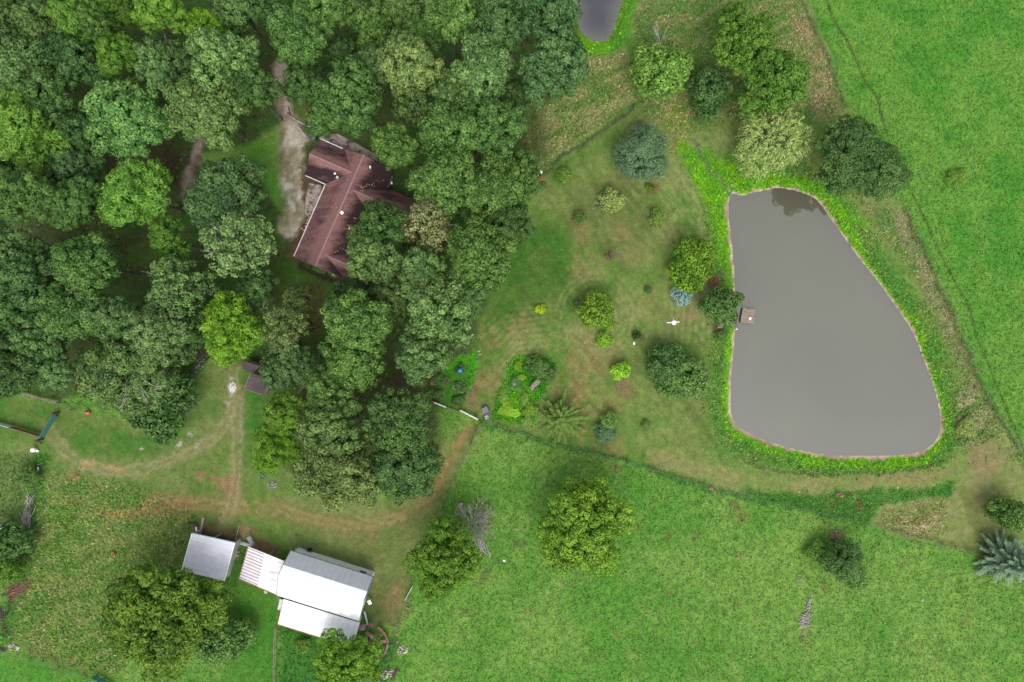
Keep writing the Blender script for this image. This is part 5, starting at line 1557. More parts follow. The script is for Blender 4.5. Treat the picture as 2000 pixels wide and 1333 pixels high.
flat_stones('flagstone', [(648, 269, .3), (655, 271, .34), (652, 277, .3), (661, 275, .32), (668, 280, .42), (659, 281, .3), (676, 283, .25), (666, 272, .25)], MAT['stone'],
            'pale flagstone lying on the terrace behind the house', 'flagstones on the terrace', z=.20)
st = thing('stone_steps', tuple(P(588, 258)), 'grey slab steps beside the drive above the left wing of the house', 'steps')
for i, (u, v) in enumerate(((582, 250), (586.5, 256), (591, 262), (595, 267))):
    c = P(u, v); mb = MB(); mb.box((c.x, c.y, .09 - .0 * i), (.62, .5, .22 - .03 * i), -.95); mb.build('step', MAT['grey_stone'], st)
b = thing('refuse_bin', tuple(P(616, 273)), 'dark green bin at the far left corner of the house', 'bin')
mb = MB(); mb.lathe(P(616, 273), [(.22, 0), (.28, .85)], 10); mb.build('bin_body', MAT['green_paint'], b)
mb = MB(); mb.lathe(P(616, 273) + Vector((0, 0, .85)), [(.31, 0), (.31, .06), (.1, .12)], 10); mb.build('lid', MAT['green_paint'], b)
b = thing('garden_urn', tuple(P(587, 335)), 'small white urn by the left wall of the house wing', 'urn')
mb = MB(); mb.lathe(P(587, 335), [(.14, 0), (.1, .2), (.25, .55), (.3, .6), (.2, .55)], 12); mb.build('bowl', MAT['stone'], b, smooth=True)
flat_stones('edging_stone', [(605, 425, .18), (602, 430, .2), (600, 437, .16), (607, 418, .18), (598, 443, .2), (594, 450, .15), (590, 447, .14), (608, 412, .15)], MAT['stone'],
            'pale edging stone between the gravel drive and the house wall', 'edging stones along the house wall', z=.14)
rng = random.Random(20)
def rock_bits(name, spots, mat, label, group, cat='stone'):
    for (u, v, r) in spots:
        c = P(u, v); z = ground_z(c.x, c.y)
        mb = MB().rock((c.x, c.y, z + r * .25), r, rng)
        tag(mb.build(name, mat, origin=(c.x, c.y, z)), label, cat, group)
rock_bits('stone', [(490, 340, .28), (496, 345, .3), (503, 350, .3), (508, 362, .3), (500, 338, .2), (495, 354, .22)], MAT['stone'], 'pale stone at the rim of the flower patch on the left lawn', 'stones on the left lawn')
mb = thing('gate_post', tuple(P(568, 226)), 'dark slim rail post standing where the drive leaves the wood', 'post')
q = MB(); a = P(568, 226); q.tube([a, a + Vector((0, 0, 1.3))], .07, 7); q.build('post', MAT['dark_wood'], mb)
q = MB(); q.beam(P(567, 224, 1.1), P(563, 208, 1.1), .12, .14); q.build('rail', MAT['dark_wood'], mb)
mb = thing('retaining_wall', tuple(P(610, 248)), 'low dark stone edging wall above the terrace curving along the lawn patch', 'wall')
q = MB(); pts = spline([(571, 231), (590, 242), (612, 252), (628, 258), (645, 260)], 3, False)
for a, b2 in zip(pts[:-1], pts[1:]): q.beam(P(*a) + Vector((0, 0, .12)), P(*b2) + Vector((0, 0, .12)), .2, .3)
q.build('stones', MAT['grey_stone'], mb)
for i, (u, v) in enumerate(((596, 250), (606, 256), (612, 260), (622, 256), (634, 258), (640, 262))):
    tree('small', u, v, 6 + i % 3, .5, 'mid', 'small green bedding plant along the edging wall above the terrace', 'bedding plants above the terrace', name='bed_plant', cat='plant')
car = thing('blue_tarpaulin', tuple(P(440, 511)), 'pale blue tarpaulin glimpsed under the thin light oak', 'tarpaulin')
q = MB(); c = P(440, 511); k = []
for i in range(5):
    for j in range(4): k.append((c.x + (i - 2) * .45, c.y + (j - 1.5) * .4, .15 + .5 * math.exp(-((i - 2) ** 2 + (j - 1.5) ** 2) / 2.5) + rng.uniform(-.05, .05)))
q.add(k, [(i * 4 + j, i * 4 + 4 + j, i * 4 + 5 + j, i * 4 + 1 + j) for i in range(4) for j in range(3)]); q.build('sheet', MAT['blue_car'], car)

# ------------------------------------------------------------------ small grey shed under the trees
shed = thing('garden_shed', tuple(P(503, 748)), 'small shed with worn grey shingle roof half under a dark tree', 'shed')
def Z4(o, s, u, v, h): return P(o[0] + u / s, o[1] + v / s, h)
so = (440, 680); ss = 9.52
A, B_, C_, D_ = Z4(so, ss, 475, 470, 2.3), Z4(so, ss, 365, 755, 2.3), Z4(so, ss, 695, 865, 2.9), Z4(so, ss, 815, 560, 2.9)
r2 = Roof(); r2.plane(A, B_, C_, D_, .35, .45, 8, 8); r2.build('roof', MAT['shed_roof'], shed)
E_ = C_ + (C_ - B_) * .16; E_.z = 2.6; F_ = D_ + (D_ - A) * .16; F_.z = 2.6
r3 = Roof(); r3.plane(D_, C_, E_, F_, .1, .2, 6, 2); r3.build('roof', MAT['shed_roof'], shed)
q = MB(); mid = (A + B_ + C_ + D_) / 4
ins = [Vector((p.x + (mid.x - p.x) * .08, p.y + (mid.y - p.y) * .08, p.z - .16)) for p in (A, B_, C_, D_)]
for i in range(4): q.wall(ins[i], ins[(i + 1) % 4], 0, ins[i].z, ins[(i + 1) % 4].z, .1)
q.build('wall', MAT['grey_wood'], shed)
q = MB(); q.beam(A.lerp(B_, 0) + Vector((-.05, .0, -.06)), B_ + Vector((-.05, 0, -.06)), .06, .14); q.beam(B_ + Vector((0, -.05, -.06)), C_ + Vector((0, -.05, -.06)), .06, .14); q.build('fascia', MAT['grey_wood'], shed)
lean = thing('lean_to', tuple(P(490, 722)), 'little dark roofed lean-to above the small grey shed', 'shed')
A2, B2, C2, D2 = Z4(so, ss, 345, 235, 2.2), Z4(so, ss, 320, 400, 2.2), Z4(so, ss, 480, 455, 2.4), Z4(so, ss, 620, 330, 2.4)
r4 = Roof(); r4.plane(A2, B2, C2, D2, .5, .5, 4, 4); r4.build('roof', MAT['shed_roof'], lean)
q = MB(); mid = (A2 + B2 + C2 + D2) / 4
ins = [Vector((p.x + (mid.x - p.x) * .1, p.y + (mid.y - p.y) * .1, p.z - .16)) for p in (A2, B2, C2, D2)]
for i in range(4): q.wall(ins[i], ins[(i + 1) % 4], 0, ins[i].z, ins[(i + 1) % 4].z, .1)
q.build('wall', MAT['grey_wood'], lean)
wb = thing('white_cabinet', tuple(P(609, 722)), 'white metal box standing in the gap right of the grey shed', 'cabinet')
q = MB(); c = P(609, 720); q.box((c.x, c.y, .5), (.75, .95, 1.0), -.35); q.build('case', MAT['white_paint'], wb)
q = MB(); q.box((c.x, c.y, 1.02), (.35, .4, .05), -.35); q.build('lid', MAT['galv'], wb)
q = thing('wood_stack', tuple(P(584, 765)), 'grey boards stacked in the shade below the white box', 'boards')
m_ = MB()
for i in range(6): m_.beam(P(578 + i * 1.6, 772 - i, .1 + .08 * (i % 2)), P(588 + i * 1.2, 756 - i, .1 + .08 * (i % 2)), .16, .06)
m_.build('boards', MAT['grey_wood'], q)

# ------------------------------------------------------------------ the barn
bo = (460, 1060); bs_ = 6.667
def Bz(u, v, h): return Z4(bo, bs_, u, v, h)
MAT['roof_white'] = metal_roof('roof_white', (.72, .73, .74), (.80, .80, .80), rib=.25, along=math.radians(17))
MAT['roof_white_shaded'] = metal_roof('roof_white_shaded', (.42, .445, .48), (.46, .485, .51), rib=.25, along=math.radians(17))  # barn sheet for the north slope, its shade put into the base colour
MAT['roof_lean'] = metal_roof('roof_lean', (.60, .61, .63), (.74, .74, .75), rib=.25, along=math.radians(17))
MAT['roof_rusty'] = metal_roof('roof_rusty', (.60, .60, .62), (.68, .68, .68), .8, (.34, .20, .17), rib=.3, along=math.radians(107))
MAT['roof_tin'] = metal_roof('roof_tin', (.54, .54, .58), (.46, .46, .50), rib=.22, along=math.radians(107))
MAT['barn_wall'] = noisy('barn_wall', (.60, .61, .61), (.72, .72, .71), 1.5, .7)
MAT['teal_trim'] = noisy('teal_trim', (.08, .12, .13), (.12, .17, .18), 2, .6)
MAT['rust_edge'] = noisy('rust_edge', (.26, .09, .06), (.36, .15, .10), 4, .8)
MAT['blue_trim'] = noisy('blue_trim', (.16, .30, .36), (.22, .36, .42), 2, .5)

hE, hB1, hR, hB2, hS = 2.7, 4.5, 5.2, 4.3, 2.6
ba = Vector((math.cos(math.radians(-17.6)), math.sin(math.radians(-17.6)), 0))     # along the barn, to the right
bp_ = Vector((-ba.y, ba.x, 0))                                                     # away (up in the photo)
NE, SE = Bz(1793, 450, hE), Bz(1603, 1030, hS)
NW = Bz(715, 122, hE)
BO = Vector((NE.x, NE.y, 0))
BL = (NW - NE).dot(-ba)
def W_(u, v, h): return (Bz(u, v, h) - BO).dot(-bp_)
w1 = (W_(605, 280, hB1) + W_(1715, 645, hB1)) / 2
w3 = (W_(510, 510, hB2) + W_(1560, 850, hB2)) / 2
w4 = (W_(610, 705, hS) + W_(1600, 1028, hS)) / 2
w2 = (w1 + w3) / 2 - .1
PROF = [(0, hE), (w1, hB1), (w2, hR), (w3, hB2), (w4, hS)]
def B3(s, w, z):
    p = BO - ba * s - bp_ * w
    return Vector((p.x, p.y, z))
barn = thing('barn', tuple(B3(BL / 2, w2, 0)), 'large white gambrel roofed metal barn with lean-tos', 'barn')
def roof_strip(mb, q0, q1, s0=0., s1=None, t=.07):
    s1 = BL if s1 is None else s1
    mb.slab([B3(s0, q0[0], q0[1]), B3(s1, q0[0], q0[1]), B3(s1, q1[0], q1[1]), B3(s0, q1[0], q1[1])], t)
m_ = MB(); roof_strip(m_, PROF[0], PROF[1]); m_.build('roof_slope', MAT['roof_white_shaded'], barn)['label'] = 'steep far slope of the barn roof, shaded grey in its colour'
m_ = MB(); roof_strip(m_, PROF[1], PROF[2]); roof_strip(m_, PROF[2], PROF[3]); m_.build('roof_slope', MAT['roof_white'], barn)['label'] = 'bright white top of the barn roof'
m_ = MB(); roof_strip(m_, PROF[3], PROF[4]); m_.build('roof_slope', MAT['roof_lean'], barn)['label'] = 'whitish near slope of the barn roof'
m_ = MB()
for q0, q1 in zip(PROF[:-1], PROF[1:]):
    for s in (-.03, BL + .03): m_.beam(B3(s, q0[0], q0[1] - .06), B3(s, q1[0], q1[1] - .06), .06, .2)
m_.beam(B3(0, -.04, hE - .08), B3(BL, -.04, hE - .08), .06, .2); m_.beam(B3(0, w4 + .04, hS - .08), B3(BL, w4 + .04, hS - .08), .06, .2)
m_.build('trim', MAT['teal_trim'], barn)
m_ = MB(); e = .32
m_.wall(B3(e, e, 0), B3(BL - e, e, 0), 0, hE + .15, hE + .15, .12)
m_.wall(B3(e, w4 - e, 0), B3(BL - e, w4 - e, 0), 0, hS + .05, hS + .05, .12)
for s in (e, BL - e):
    ws = [(e, hE + .1)] + [(w, z - .12) for w, z in PROF[1:4]] + [(w4 - e, hS + .05)]
    for (wa, za), (wb_, zb) in zip(ws[:-1], ws[1:]): m_.wall(B3(s, wa, 0), B3(s, wb_, 0), 0, za, zb, .12)
m_.build('wall', MAT['barn_wall'], barn)
f = MB(); f.box(B3(1.6, e - .08, 1.5), (.9, .08, .5), math.radians(-17.6)); fo = f.build('window', MAT['teal_trim'], barn)
g = MB(); g.box(B3(1.6, e - .11, 1.5), (.8, .05, .4), math.radians(-17.6)); g.build('pane', MAT['glass'], fo)
f = MB(); f.box(B3(e - .09, w2, 1.3), (.08, 2.2, 2.5), math.radians(-17.6)); fo = f.build('door', MAT['teal_trim'], barn)
f = MB(); f.beam(B3(e - .11, w2 - 1.3, 2.62), B3(e - .11, w2 + 1.3, 2.62), .06, .08); f.build('door_track', MAT['galv'], fo)
# near lean-to
LA, LB, LC, LD = Bz(628, 738, 2.35), Bz(555, 1062, 1.75), Bz(1530, 1370, 1.75), Bz(1617, 1045, 2.35)
m_ = MB(); m_.slab([LA, LB, LC, LD], .06); m_.build('lean_to_roof', MAT['roof_lean'], barn)
m_ = MB(); m_.beam(LB + Vector((0, -.04, -.04)), LC + Vector((0, -.04, -.04)), .07, .16); m_.beam(LA + Vector((-.04, 0, -.04)), LB + Vector((-.04, 0, -.04)), .07, .16); m_.build('lean_to_edge', MAT['rust_edge'], barn)
mid = (LA + LB + LC + LD) / 4
i4 = [Vector((p.x + (mid.x - p.x) * .05, p.y + (mid.y - p.y) * .05, p.z - .1)) for p in (LA, LB, LC, LD)]
m_ = MB()
for i in (0, 1, 2): m_.wall(i4[i], i4[i + 1], 0, i4[i].z, i4[i + 1].z, .1)
m_.build('lean_to_wall', MAT['barn_wall'], barn)
# rusty tin lean-to on the left
RA, RB, RC, RD = Bz(170, 55, 2.5), Bz(50, 470, 2.4), Bz(620, 712, 2.45), Bz(690, 262, 2.55)
AA = RA.lerp(RD, .40); BB = RB.lerp(RC, .42)
def rib_sheet(mb, a, b2, c, d, n, t=.05): mb.slab([a, b2, c, d], t)
m_ = MB(); m_.slab([RA, RB, BB, AA], .05); m_.build('tin_roof', MAT['roof_tin'], barn)
m_ = MB()
for i in range(11):
    t = (i + .5) / 11; a = RA.lerp(RB, t); b2 = AA.lerp(BB, t); m_.beam(a + Vector((0, 0, .025)), b2 + Vector((0, 0, .025)), .045, .05)
m_.build('roof_seam', MAT['rust_edge'], barn)
m_ = MB(); up = Vector((0, 0, .035)); m_.slab([AA + up, BB + up, RC + up, RD + up], .05); m_.build('tin_roof', MAT['roof_rusty'], barn)['label'] = 'rust streaked tin roof sheet'
m_ = MB(); m_.beam(RB + Vector((0, -.05, 0)), RC + Vector((0, -.05, 0)), .06, .12); m_.beam(RA + Vector((-.05, 0, 0)), RB + Vector((-.05, 0, 0)), .06, .12); m_.build('tin_roof_edge', MAT['rust_edge'], barn)
mid = (RA + RB + RC + RD) / 4
i4 = [Vector((p.x + (mid.x - p.x) * .06, p.y + (mid.y - p.y) * .06, p.z - .12)) for p in (RA, RB, RC, RD)]
for p in (i4[0], i4[1], i4[1].lerp(i4[2], .5), i4[0].lerp(i4[3], .5)):
    m_ = MB(); m_.beam((p.x, p.y, -.1), (p.x, p.y, p.z), .14, .14); m_.build('post', MAT['grey_wood'], barn)
m_ = MB(); m_.wall(i4[1], i4[2], 0, i4[1].z, i4[2].z, .08); m_.build('tin_wall', MAT['galv'], barn)
# bits round the barn
def board(name, a, b2, w, h, mat, label, cat='board'):
    a, b2 = Vector(a), Vector(b2); m = MB(); m.beam(a, b2, w, h)
    return tag(m.build(name, MAT[mat], origin=tuple((a + b2) / 2)), label, cat)
board('metal_sheet', Bz(600, 740, .3), Bz(570, 880, .1), .5, .04, 'galv', 'tilted grey sheet leaning at the left end of the near lean-to', 'metal sheet')
board('metal_sheet', Bz(1725, 790, 1.0), Bz(1765, 770, 1.0), .6, .06, 'white_paint', 'small white sheet sticking out of the right gable of the barn', 'metal sheet')
board('pipe', Bz(1680, 900, 1.0), Bz(1722, 1070, .1), .22, .12, 'galv', 'grey plank leaning from the barn gable down to the rusty wheel', 'plank')
board('metal_sheet', Bz(380, 655, .5), Bz(405, 640, .9), .4, .05, 'galv', 'small grey sheet poking out under the rusty lean-to', 'metal sheet')
bk = thing('black_bucket', tuple(P(606.5, 1073)), 'round black tub standing by the far wall of the barn', 'tub')
m_ = MB(); m_.lathe(P(606.5, 1073), [(.24, 0), (.31, .5), (.34, .52), (.34, .56), (.29, .55), (.22, .1)], 16); m_.build('tub', MAT['black_plastic'], bk, smooth=True)
bk = thing('white_bucket', tuple(P(598.5, 1075.5)), 'small white bucket beside the round black tub', 'bucket')
m_ = MB(); m_.lathe(P(598.5, 1075.5), [(.12, 0), (.15, .32), (.16, .34), (.14, .33), (.11, .05)], 12); m_.build('pail', MAT['white_plastic'], bk, smooth=True)
rock_bits('stone', [(582, 1074, .25), (587, 1075, .2), (590, 1076, .18), (578, 1073, .2)], MAT['stone'], 'pale stone at the far left corner of the barn', 'stones at the barn corner')

# small metal roofed shed left of the barn
sh = thing('livestock_shed', tuple(P(413, 1085)), 'square shed with pale ribbed metal roof left of the barn', 'shed')
zo = (340, 1010); zs = 10.256
sA, sB, sC, sD = Z4(zo, zs, 365, 332, 2.7), Z4(zo, zs, 160, 1080, 2.1), Z4(zo, zs, 1000, 1282, 2.1), Z4(zo, zs, 1208, 520, 2.7)
m_ = MB(); m_.slab([sA, sB, sC, sD], .06); m_.build('roof', MAT['roof_tin'], sh)
m_ = MB(); m_.beam(sA + Vector((0, .05, -.03)), sD + Vector((0, .05, -.03)), .08, .16); m_.build('fascia', MAT['blue_trim'], sh)
m_ = MB(); m_.beam(sA + Vector((-.05, 0, 0)), sB + Vector((-.05, 0, 0)), .1, .12); m_.build('edge_trim', MAT['white_paint'], sh)
m_ = MB(); m_.beam(sD + Vector((.05, 0, 0)), sC + Vector((.05, 0, 0)), .1, .12); m_.build('edge_trim', MAT['white_paint'], sh)
mid = (sA + sB + sC + sD) / 4
i4 = [Vector((p.x + (mid.x - p.x) * .05, p.y + (mid.y - p.y) * .05, p.z - .1)) for p in (sA, sB, sC, sD)]
m_ = MB()
for i in (0, 1, 2): m_.wall(i4[i], i4[i + 1], 0, i4[i].z, i4[i + 1].z, .1)
m_.build('wall', MAT['galv'], sh)
for t in (.0, .5, 1.0):
    p = i4[0].lerp(i4[3], t); m_ = MB(); m_.beam((p.x, p.y, -.1), (p.x, p.y, p.z), .14, .14); m_.build('post', MAT['grey_wood'], sh)
board('gate_pole', Z4(zo, zs, 1225, 480, .9), Z4(zo, zs, 1305, 160, .9), .08, .08, 'grey_wood', 'thin pale pole fence from the right corner of the square shed', 'rail')
board('pole', Z4(zo, zs, 545, 250, .8), Z4(zo, zs, 590, 10, .8), .22, .3, 'grey_wood', 'grey board fence running up from the left corner of the square shed', 'rail')
board('log', Z4(zo, zs, 265, 150, .4), Z4(zo, zs, 460, 165, .5), .35, .35, 'dark_wood', 'dark log left of the square shed', 'log')
board('white_post', Z4(zo, zs, 440, 200, .5), Z4(zo, zs, 452, 280, .5), .14, .14, 'white_paint', 'short white post near the left corner of the square shed', 'post')
board('panel', Z4(zo, zs, 400, 330, .8), Z4(zo, zs, 545, 250, .8), .1, .9, 'galv', 'short grey panel between shed corner and board fence', 'panel')
board('board', Z4(zo, zs, 790, 410, .6), Z4(zo, zs, 905, 360, .4), .2, .05, 'grey_wood', 'loose grey board by the far edge of the square shed')
rock_bits('stone', [(463, 1078, .3), (461, 1084, .28), (458, 1090, .22), (465, 1085, .2)], MAT['stone'], 'pale rubble between the square shed and the rusty lean-to', 'rubble between the sheds')


def bar_gate(name, a, b2, h, mat, label, n=5, w=.06, cat='gate', solid=False):
    """farm gate from a to b2 (photo pixels of its foot): two stiles and n rails"""
    A0, B0 = P(*a), P(*b2); A0.z = ground_z(A0.x, A0.y); B0.z = ground_z(B0.x, B0.y)
    g_ = thing(name, tuple((A0 + B0) / 2), label, cat)
    fr = MB()
    for p in (A0, B0): fr.beam(p + Vector((0, 0, .1)), p + Vector((0, 0, h)), w * 1.4, w * 1.4)
    fr.build('frame', MAT[mat], g_)
    rr = MB()
    for i in range(n):
        z = .18 + (h - .2) * i / (n - 1)
        rr.beam(A0 + Vector((0, 0, z)), B0 + Vector((0, 0, z)), w, w * (2.6 if solid else 1.2))
    rr.build('rails', MAT[mat], g_)
    return g_


bar_gate('farm_gate', (489, 1046), (499, 1064), 1.2, 'galv', 'grey pipe gate standing open between the two sheds')
bar_gate('farm_gate', (473, 1058), (494, 1064), 1.1, 'galv', 'short grey gate panel between the square shed and the open pipe gate')

# ------------------------------------------------------------------ rusty water wheel lying by the barn
wh = thing('waterwheel', tuple(P(722, 1258, .3)), 'rusty iron wheel with plates and spokes lying beside the barn', 'wheel')
wc = P(722, 1258, .5); WR = 2.42
def ring_part(mb, a0, a1, r, w0, w1, zc, th, n=24, tilt=0.6):
    pv = []
    for i in range(n + 1):
        t = i / n; a = math.radians(a0 + (a1 - a0) * t); w = (w0 + (w1 - w0) * t) / 2
        d = Vector((math.cos(a), math.sin(a), 0)); lift = Vector((0, 0, tilt * w))
        pv.append((wc + d * (r + w) + lift, wc + d * (r - w) - lift))
    for (a, b2), (c, d) in zip(pv[:-1], pv[1:]): mb.slab([a, c, d, b2], th)
m_ = MB(); ring_part(m_, 62, -75, WR, .50, .12, 0, .06); ring_part(m_, -75, -225, WR, .12, .12, 0, .06); m_.build('rim', MAT['rust'], wh)
wo = (680, 1200); wsc = 10.02
def Wz(u, v, h=.55): return Z4(wo, wsc, u, v, h)
for k, (u, v) in enumerate(((490, 260), (680, 410), (660, 410), (720, 660), (600, 860), (330, 350))):
    m_ = MB(); s0 = (415, 590) if k != 2 else (460, 390)
    m_.beam(Wz(*s0, .5), Wz(u, v, .5), .07, .06); m_.build('spoke', MAT['rust'], wh)
m_ = MB(); m_.beam(Wz(490, 270), Wz(465, 390), .06, .06); m_.build('spoke', MAT['rust'], wh)
m_ = MB(); m_.lathe(wc + Vector((-.05, .0, -.35)), [(.2, 0), (.2, .55), (.1, .6)], 12); m_.build('hub', MAT['rust'], wh)
for a, b2, w in (((360, 345), (430, 420), .45), ((440, 410), (540, 520), .45), ((540, 555), (740, 530), .42), ((420, 590), (545, 535), .3), ((385, 215), (490, 225), .55)):
    m_ = MB(); m_.beam(Wz(*a, .6), Wz(*b2, .6), w, .05); m_.build('paddle', MAT['rust'], wh)
m_ = MB()
for i in range(5): m_.beam(Wz(185 - i * 4, 195 + i * 27, .7), Wz(355 - i * 8, 215 + i * 22, .7), .13, .1)
for t in (190, 240, 330): m_.beam(Wz(t, 190, .62), Wz(t - 12, 310, .62), .07, .1)
m_.build('slat_frame', MAT['rust'], wh)


# ------------------------------------------------------------------ fences: posts and rails or wire, each run a thing
def fence(name, pts, h, label, step=3.2, wires=4, post='grey_wood', rail='wire', pr=.055, rails=0, rw=.08, cat='fence', cap=None):
    """pts are photo pixels of its foot"""
    W3 = [P(u, v) for u, v in pts]
    seg = [(b2 - a).length for a, b2 in zip(W3[:-1], W3[1:])]
    tot = sum(seg); n = max(1, round(tot / step)); ps = []
    for i in range(n + 1):
        t = tot * i / n; k = 0
        while k < len(seg) - 1 and t > seg[k]: t -= seg[k]; k += 1
        p = W3[k].lerp(W3[k + 1], min(1, t / seg[k])); p.z = ground_z(p.x, p.y); ps.append(p)
    f_ = thing(name, tuple(ps[len(ps) // 2]), label, cat)
    rg = random.Random(len(label))
    for p in ps:
        m = MB(); q = p + Vector((rg.uniform(-.05, .05), rg.uniform(-.05, .05), h * rg.uniform(1.0, 1.12)))
        m.tube([p - Vector((0, 0, .2)), q], [pr, pr * .9], 7); m.build('post', MAT[post], f_)
    m = MB()
    for i in range(wires):
        z = .2 + (h - .25) * i / max(1, wires - 1)
        for a, b2 in zip(ps[:-1], ps[1:]): m.beam(a + Vector((0, 0, z)), b2 + Vector((0, 0, z)), .012, .012)
    for i in range(rails):
        z = .3 + (h - .35) * i / max(1, rails - 1)
        for a, b2 in zip(ps[:-1], ps[1:]): m.beam(a + Vector((0, 0, z)), b2 + Vector((0, 0, z)), .05, rw * 2)
    m.build('rails' if rails else 'wires', MAT[rail], f_)
    return f_


fence('wire_fence', spline([(1053, 343), (1100, 309), (1150, 275), (1200, 240), (1237, 208)], 3, False), 1.2, 'wire fence on grey posts along the upper edge of the garden lawn', 3.0, 5, 'dark_wood')
fence('wire_fence', spline([(946, 821), (1020, 846), (1100, 872), (1190, 892), (1280, 919), (1395, 953), (1480, 974), (1640, 1008), (1700, 1026), (1800, 1052), (1932, 1087)], 3, False), 1.15,
      'long wire fence between the garden lawn and the lower pasture', 3.4, 4)
fence('wire_fence', spline([(1563, 0), (1575, 25), (1612, 115), (1650, 207)], 3, False), 1.2, 'wire fence at the right edge of the tan meadow by the top edge', 4, 4)
fence('wire_fence', spline([(1720, 320), (1768, 412), (1800, 482), (1850, 592), (1893, 692), (1935, 792), (2010, 912)], 3, False), 1.2, 'long wire fence between the pond bank and the right hand pasture', 4, 4)
fence('wire_fence', spline([(921, 866), (900, 905), (880, 955), (862, 1000)], 3, False), 1.1, 'thin wire fence beside the brown path down to the barn', 3, 4)
fence('wire_fence', spline([(803, 1130), (795, 1165), (782, 1205), (770, 1250), (752, 1300), (745, 1340)], 3, False), 1.1, 'wire fence beside the rusty wheel and the rubble heaps', 3, 5)
fence('rail_fence', [(541, 1222), (539, 1290), (538, 1345)], 1.0, 'grey rail fence running down from the near lean-to', 2.6, 0, 'grey_wood', 'grey_wood', .06, 2, .09)
fence('rail_fence', [(939, 823), (921, 866)], 1.0, 'rusty brown rail fence below the pale pipe gate', 3.0, 0, 'dark_wood', 'brown_wood', .06, 2, .1)
fence('board_fence', [(846, 784), (870, 795), (900, 805)], .7, 'low grey board fence below the raised garden beds', 2.0, 0, 'grey_wood', 'grey_wood', .06, 3, .1)
fence('wire_fence', spline([(86, 905), (72, 960), (50, 1040), (32, 1130), (8, 1230)], 3, False), 1.1, 'weedy wire fence down the left side of the rough meadow', 3.5, 4, 'grey_wood')
fence('wire_fence', [(10, 1268), (70, 1290), (170, 1322)], 1.0, 'low wire fence by the lower left corner', 3.5, 4, 'grey_wood')
fence('rail_fence', spline([(-20, 752), (30, 762), (75, 775), (118, 786)], 3, False), 1.1, 'grey rail fence along the wood at the left edge', 2.6, 0, 'grey_wood', 'grey_wood', .06, 3, .07)
fence('wire_fence', [(118, 786), (150, 802), (175, 803)], .9, 'short wire fence between the green gate and the red ball', 2.5, 3, 'dark_wood')
bar_gate('farm_gate', (900, 801), (933, 818), 1.1, 'white_paint', 'pale pipe gate in the fence below the raised garden beds', 6, .07)
bar_gate('farm_gate', (850, 786), (871, 794.5), .9, 'white_paint', 'short white rail panel at the foot of the dark round oak', 3, .08)
g_ = bar_gate('farm_gate', (114, 810), (88, 853), 1.3, 'green_paint', 'dark green gate across the track at the left edge', 7, .06, solid=True)
g_ = bar_gate('panel_fence', (87, 851), (29, 834), 1.1, 'brown_wood', 'brown board panel joined to the dark green gate', 6, .06, 'fence', solid=True)
g_ = bar_gate('panel_fence', (29, 834), (-20, 820), 1.1, 'galv', 'grey metal panel at the left edge beyond the brown board panel', 6, .06, 'fence', solid=True)
for (u, v), lb in (((84, 858), 'dark stout post at the lower end of the green gate'), ((116, 806), 'dark stout post at the upper end of the green gate')):
    p = thing('gate_post', tuple(P(u, v)), lb, 'post'); m_ = MB(); m_.tube([P(u, v) - Vector((0, 0, .2)), P(u, v) + Vector((0, 0, 1.5))], .15, 9); m_.build('post', MAT['dark_wood'], p)
    m_ = MB(); m_.beam(P(u, v) + Vector((0, 0, 1.2)), P(u - 2.5, v + 8) + Vector((0, 0, .1)), .12, .12); m_.build('brace', MAT['dark_wood'], p)
bar_gate('farm_gate', (793, 1168), (807, 1142), 1.1, 'galv', 'grey mesh gate in the fence below the olive walnut', 7, .04)
bar_gate('farm_gate', (188, 1318), (224, 1336), 1.1, 'green_paint', 'green gate cut by the bottom edge under the largest olive tree', 6, .05, solid=True)

# ------------------------------------------------------------------ garden furniture and odds and ends
def lathe_thing(name, u, v, prof, mat, label, cat, part, n=16, z=None, smooth_=True):
    c = P(u, v); c.z = ground_z(c.x, c.y) if z is None else z
    t_ = thing(name, tuple(c), label, cat); m = MB(); m.lathe(c, prof, n); m.build(part, MAT[mat], t_, smooth=smooth_)
    return t_, c


t_, c = lathe_thing('water_drum', 71, 878, [(.28, 0), (.28, .8), (.2, .86), (.05, .88)], 'white_plastic', 'white round drum in the grass below the dark green gate', 'drum', 'drum')
lathe_thing('white_pail', 75.5, 881, [(.11, 0), (.14, .3), (.12, .28)], 'white_plastic', 'tiny white pail touching the white round drum', 'bucket', 'pail', 10)
lathe_thing('red_ball', 174, 806, [(.05, 0), (.2, .07), (.28, .22), (.28, .34), (.2, .48), (.05, .55)], 'red_plastic', 'pinkish red ball at the edge of the wood', 'ball', 'shell')
t_, c = lathe_thing('clay_pot', 225, 1081, [(.17, 0), (.24, .4), (.27, .42), (.27, .5), (.22, .48), (.16, .1)], 'clay', 'reddish pot standing in the rough meadow', 'pot', 'pot')
lathe_thing('blue_barrel', 899, 723.5, [(.24, 0), (.29, .2), (.29, .6), (.24, .8), (.05, .82)], 'blue_plastic', 'bright blue barrel in the raised bed by the wood', 'barrel', 'barrel', z=.15)
lathe_thing('white_marker', 1437, 643, [(.09, 0), (.09, .8), (.03, .86)], 'white_plastic', 'short white post at the water edge below the dock ramp', 'post', 'post')
rock_bits('stone', [(1238, 671, .24)], MAT['white_paint'], 'white stone below the small clipped evergreen', None)
rock_bits('stone', [(985, 1095, .2)], MAT['white_paint'], 'white object lying alone in the lower pasture left of the big walnut', None)
rock_bits('stone', [(901, 984, .3)], MAT['stone'], 'pale boulder above the dead grey tree', None)

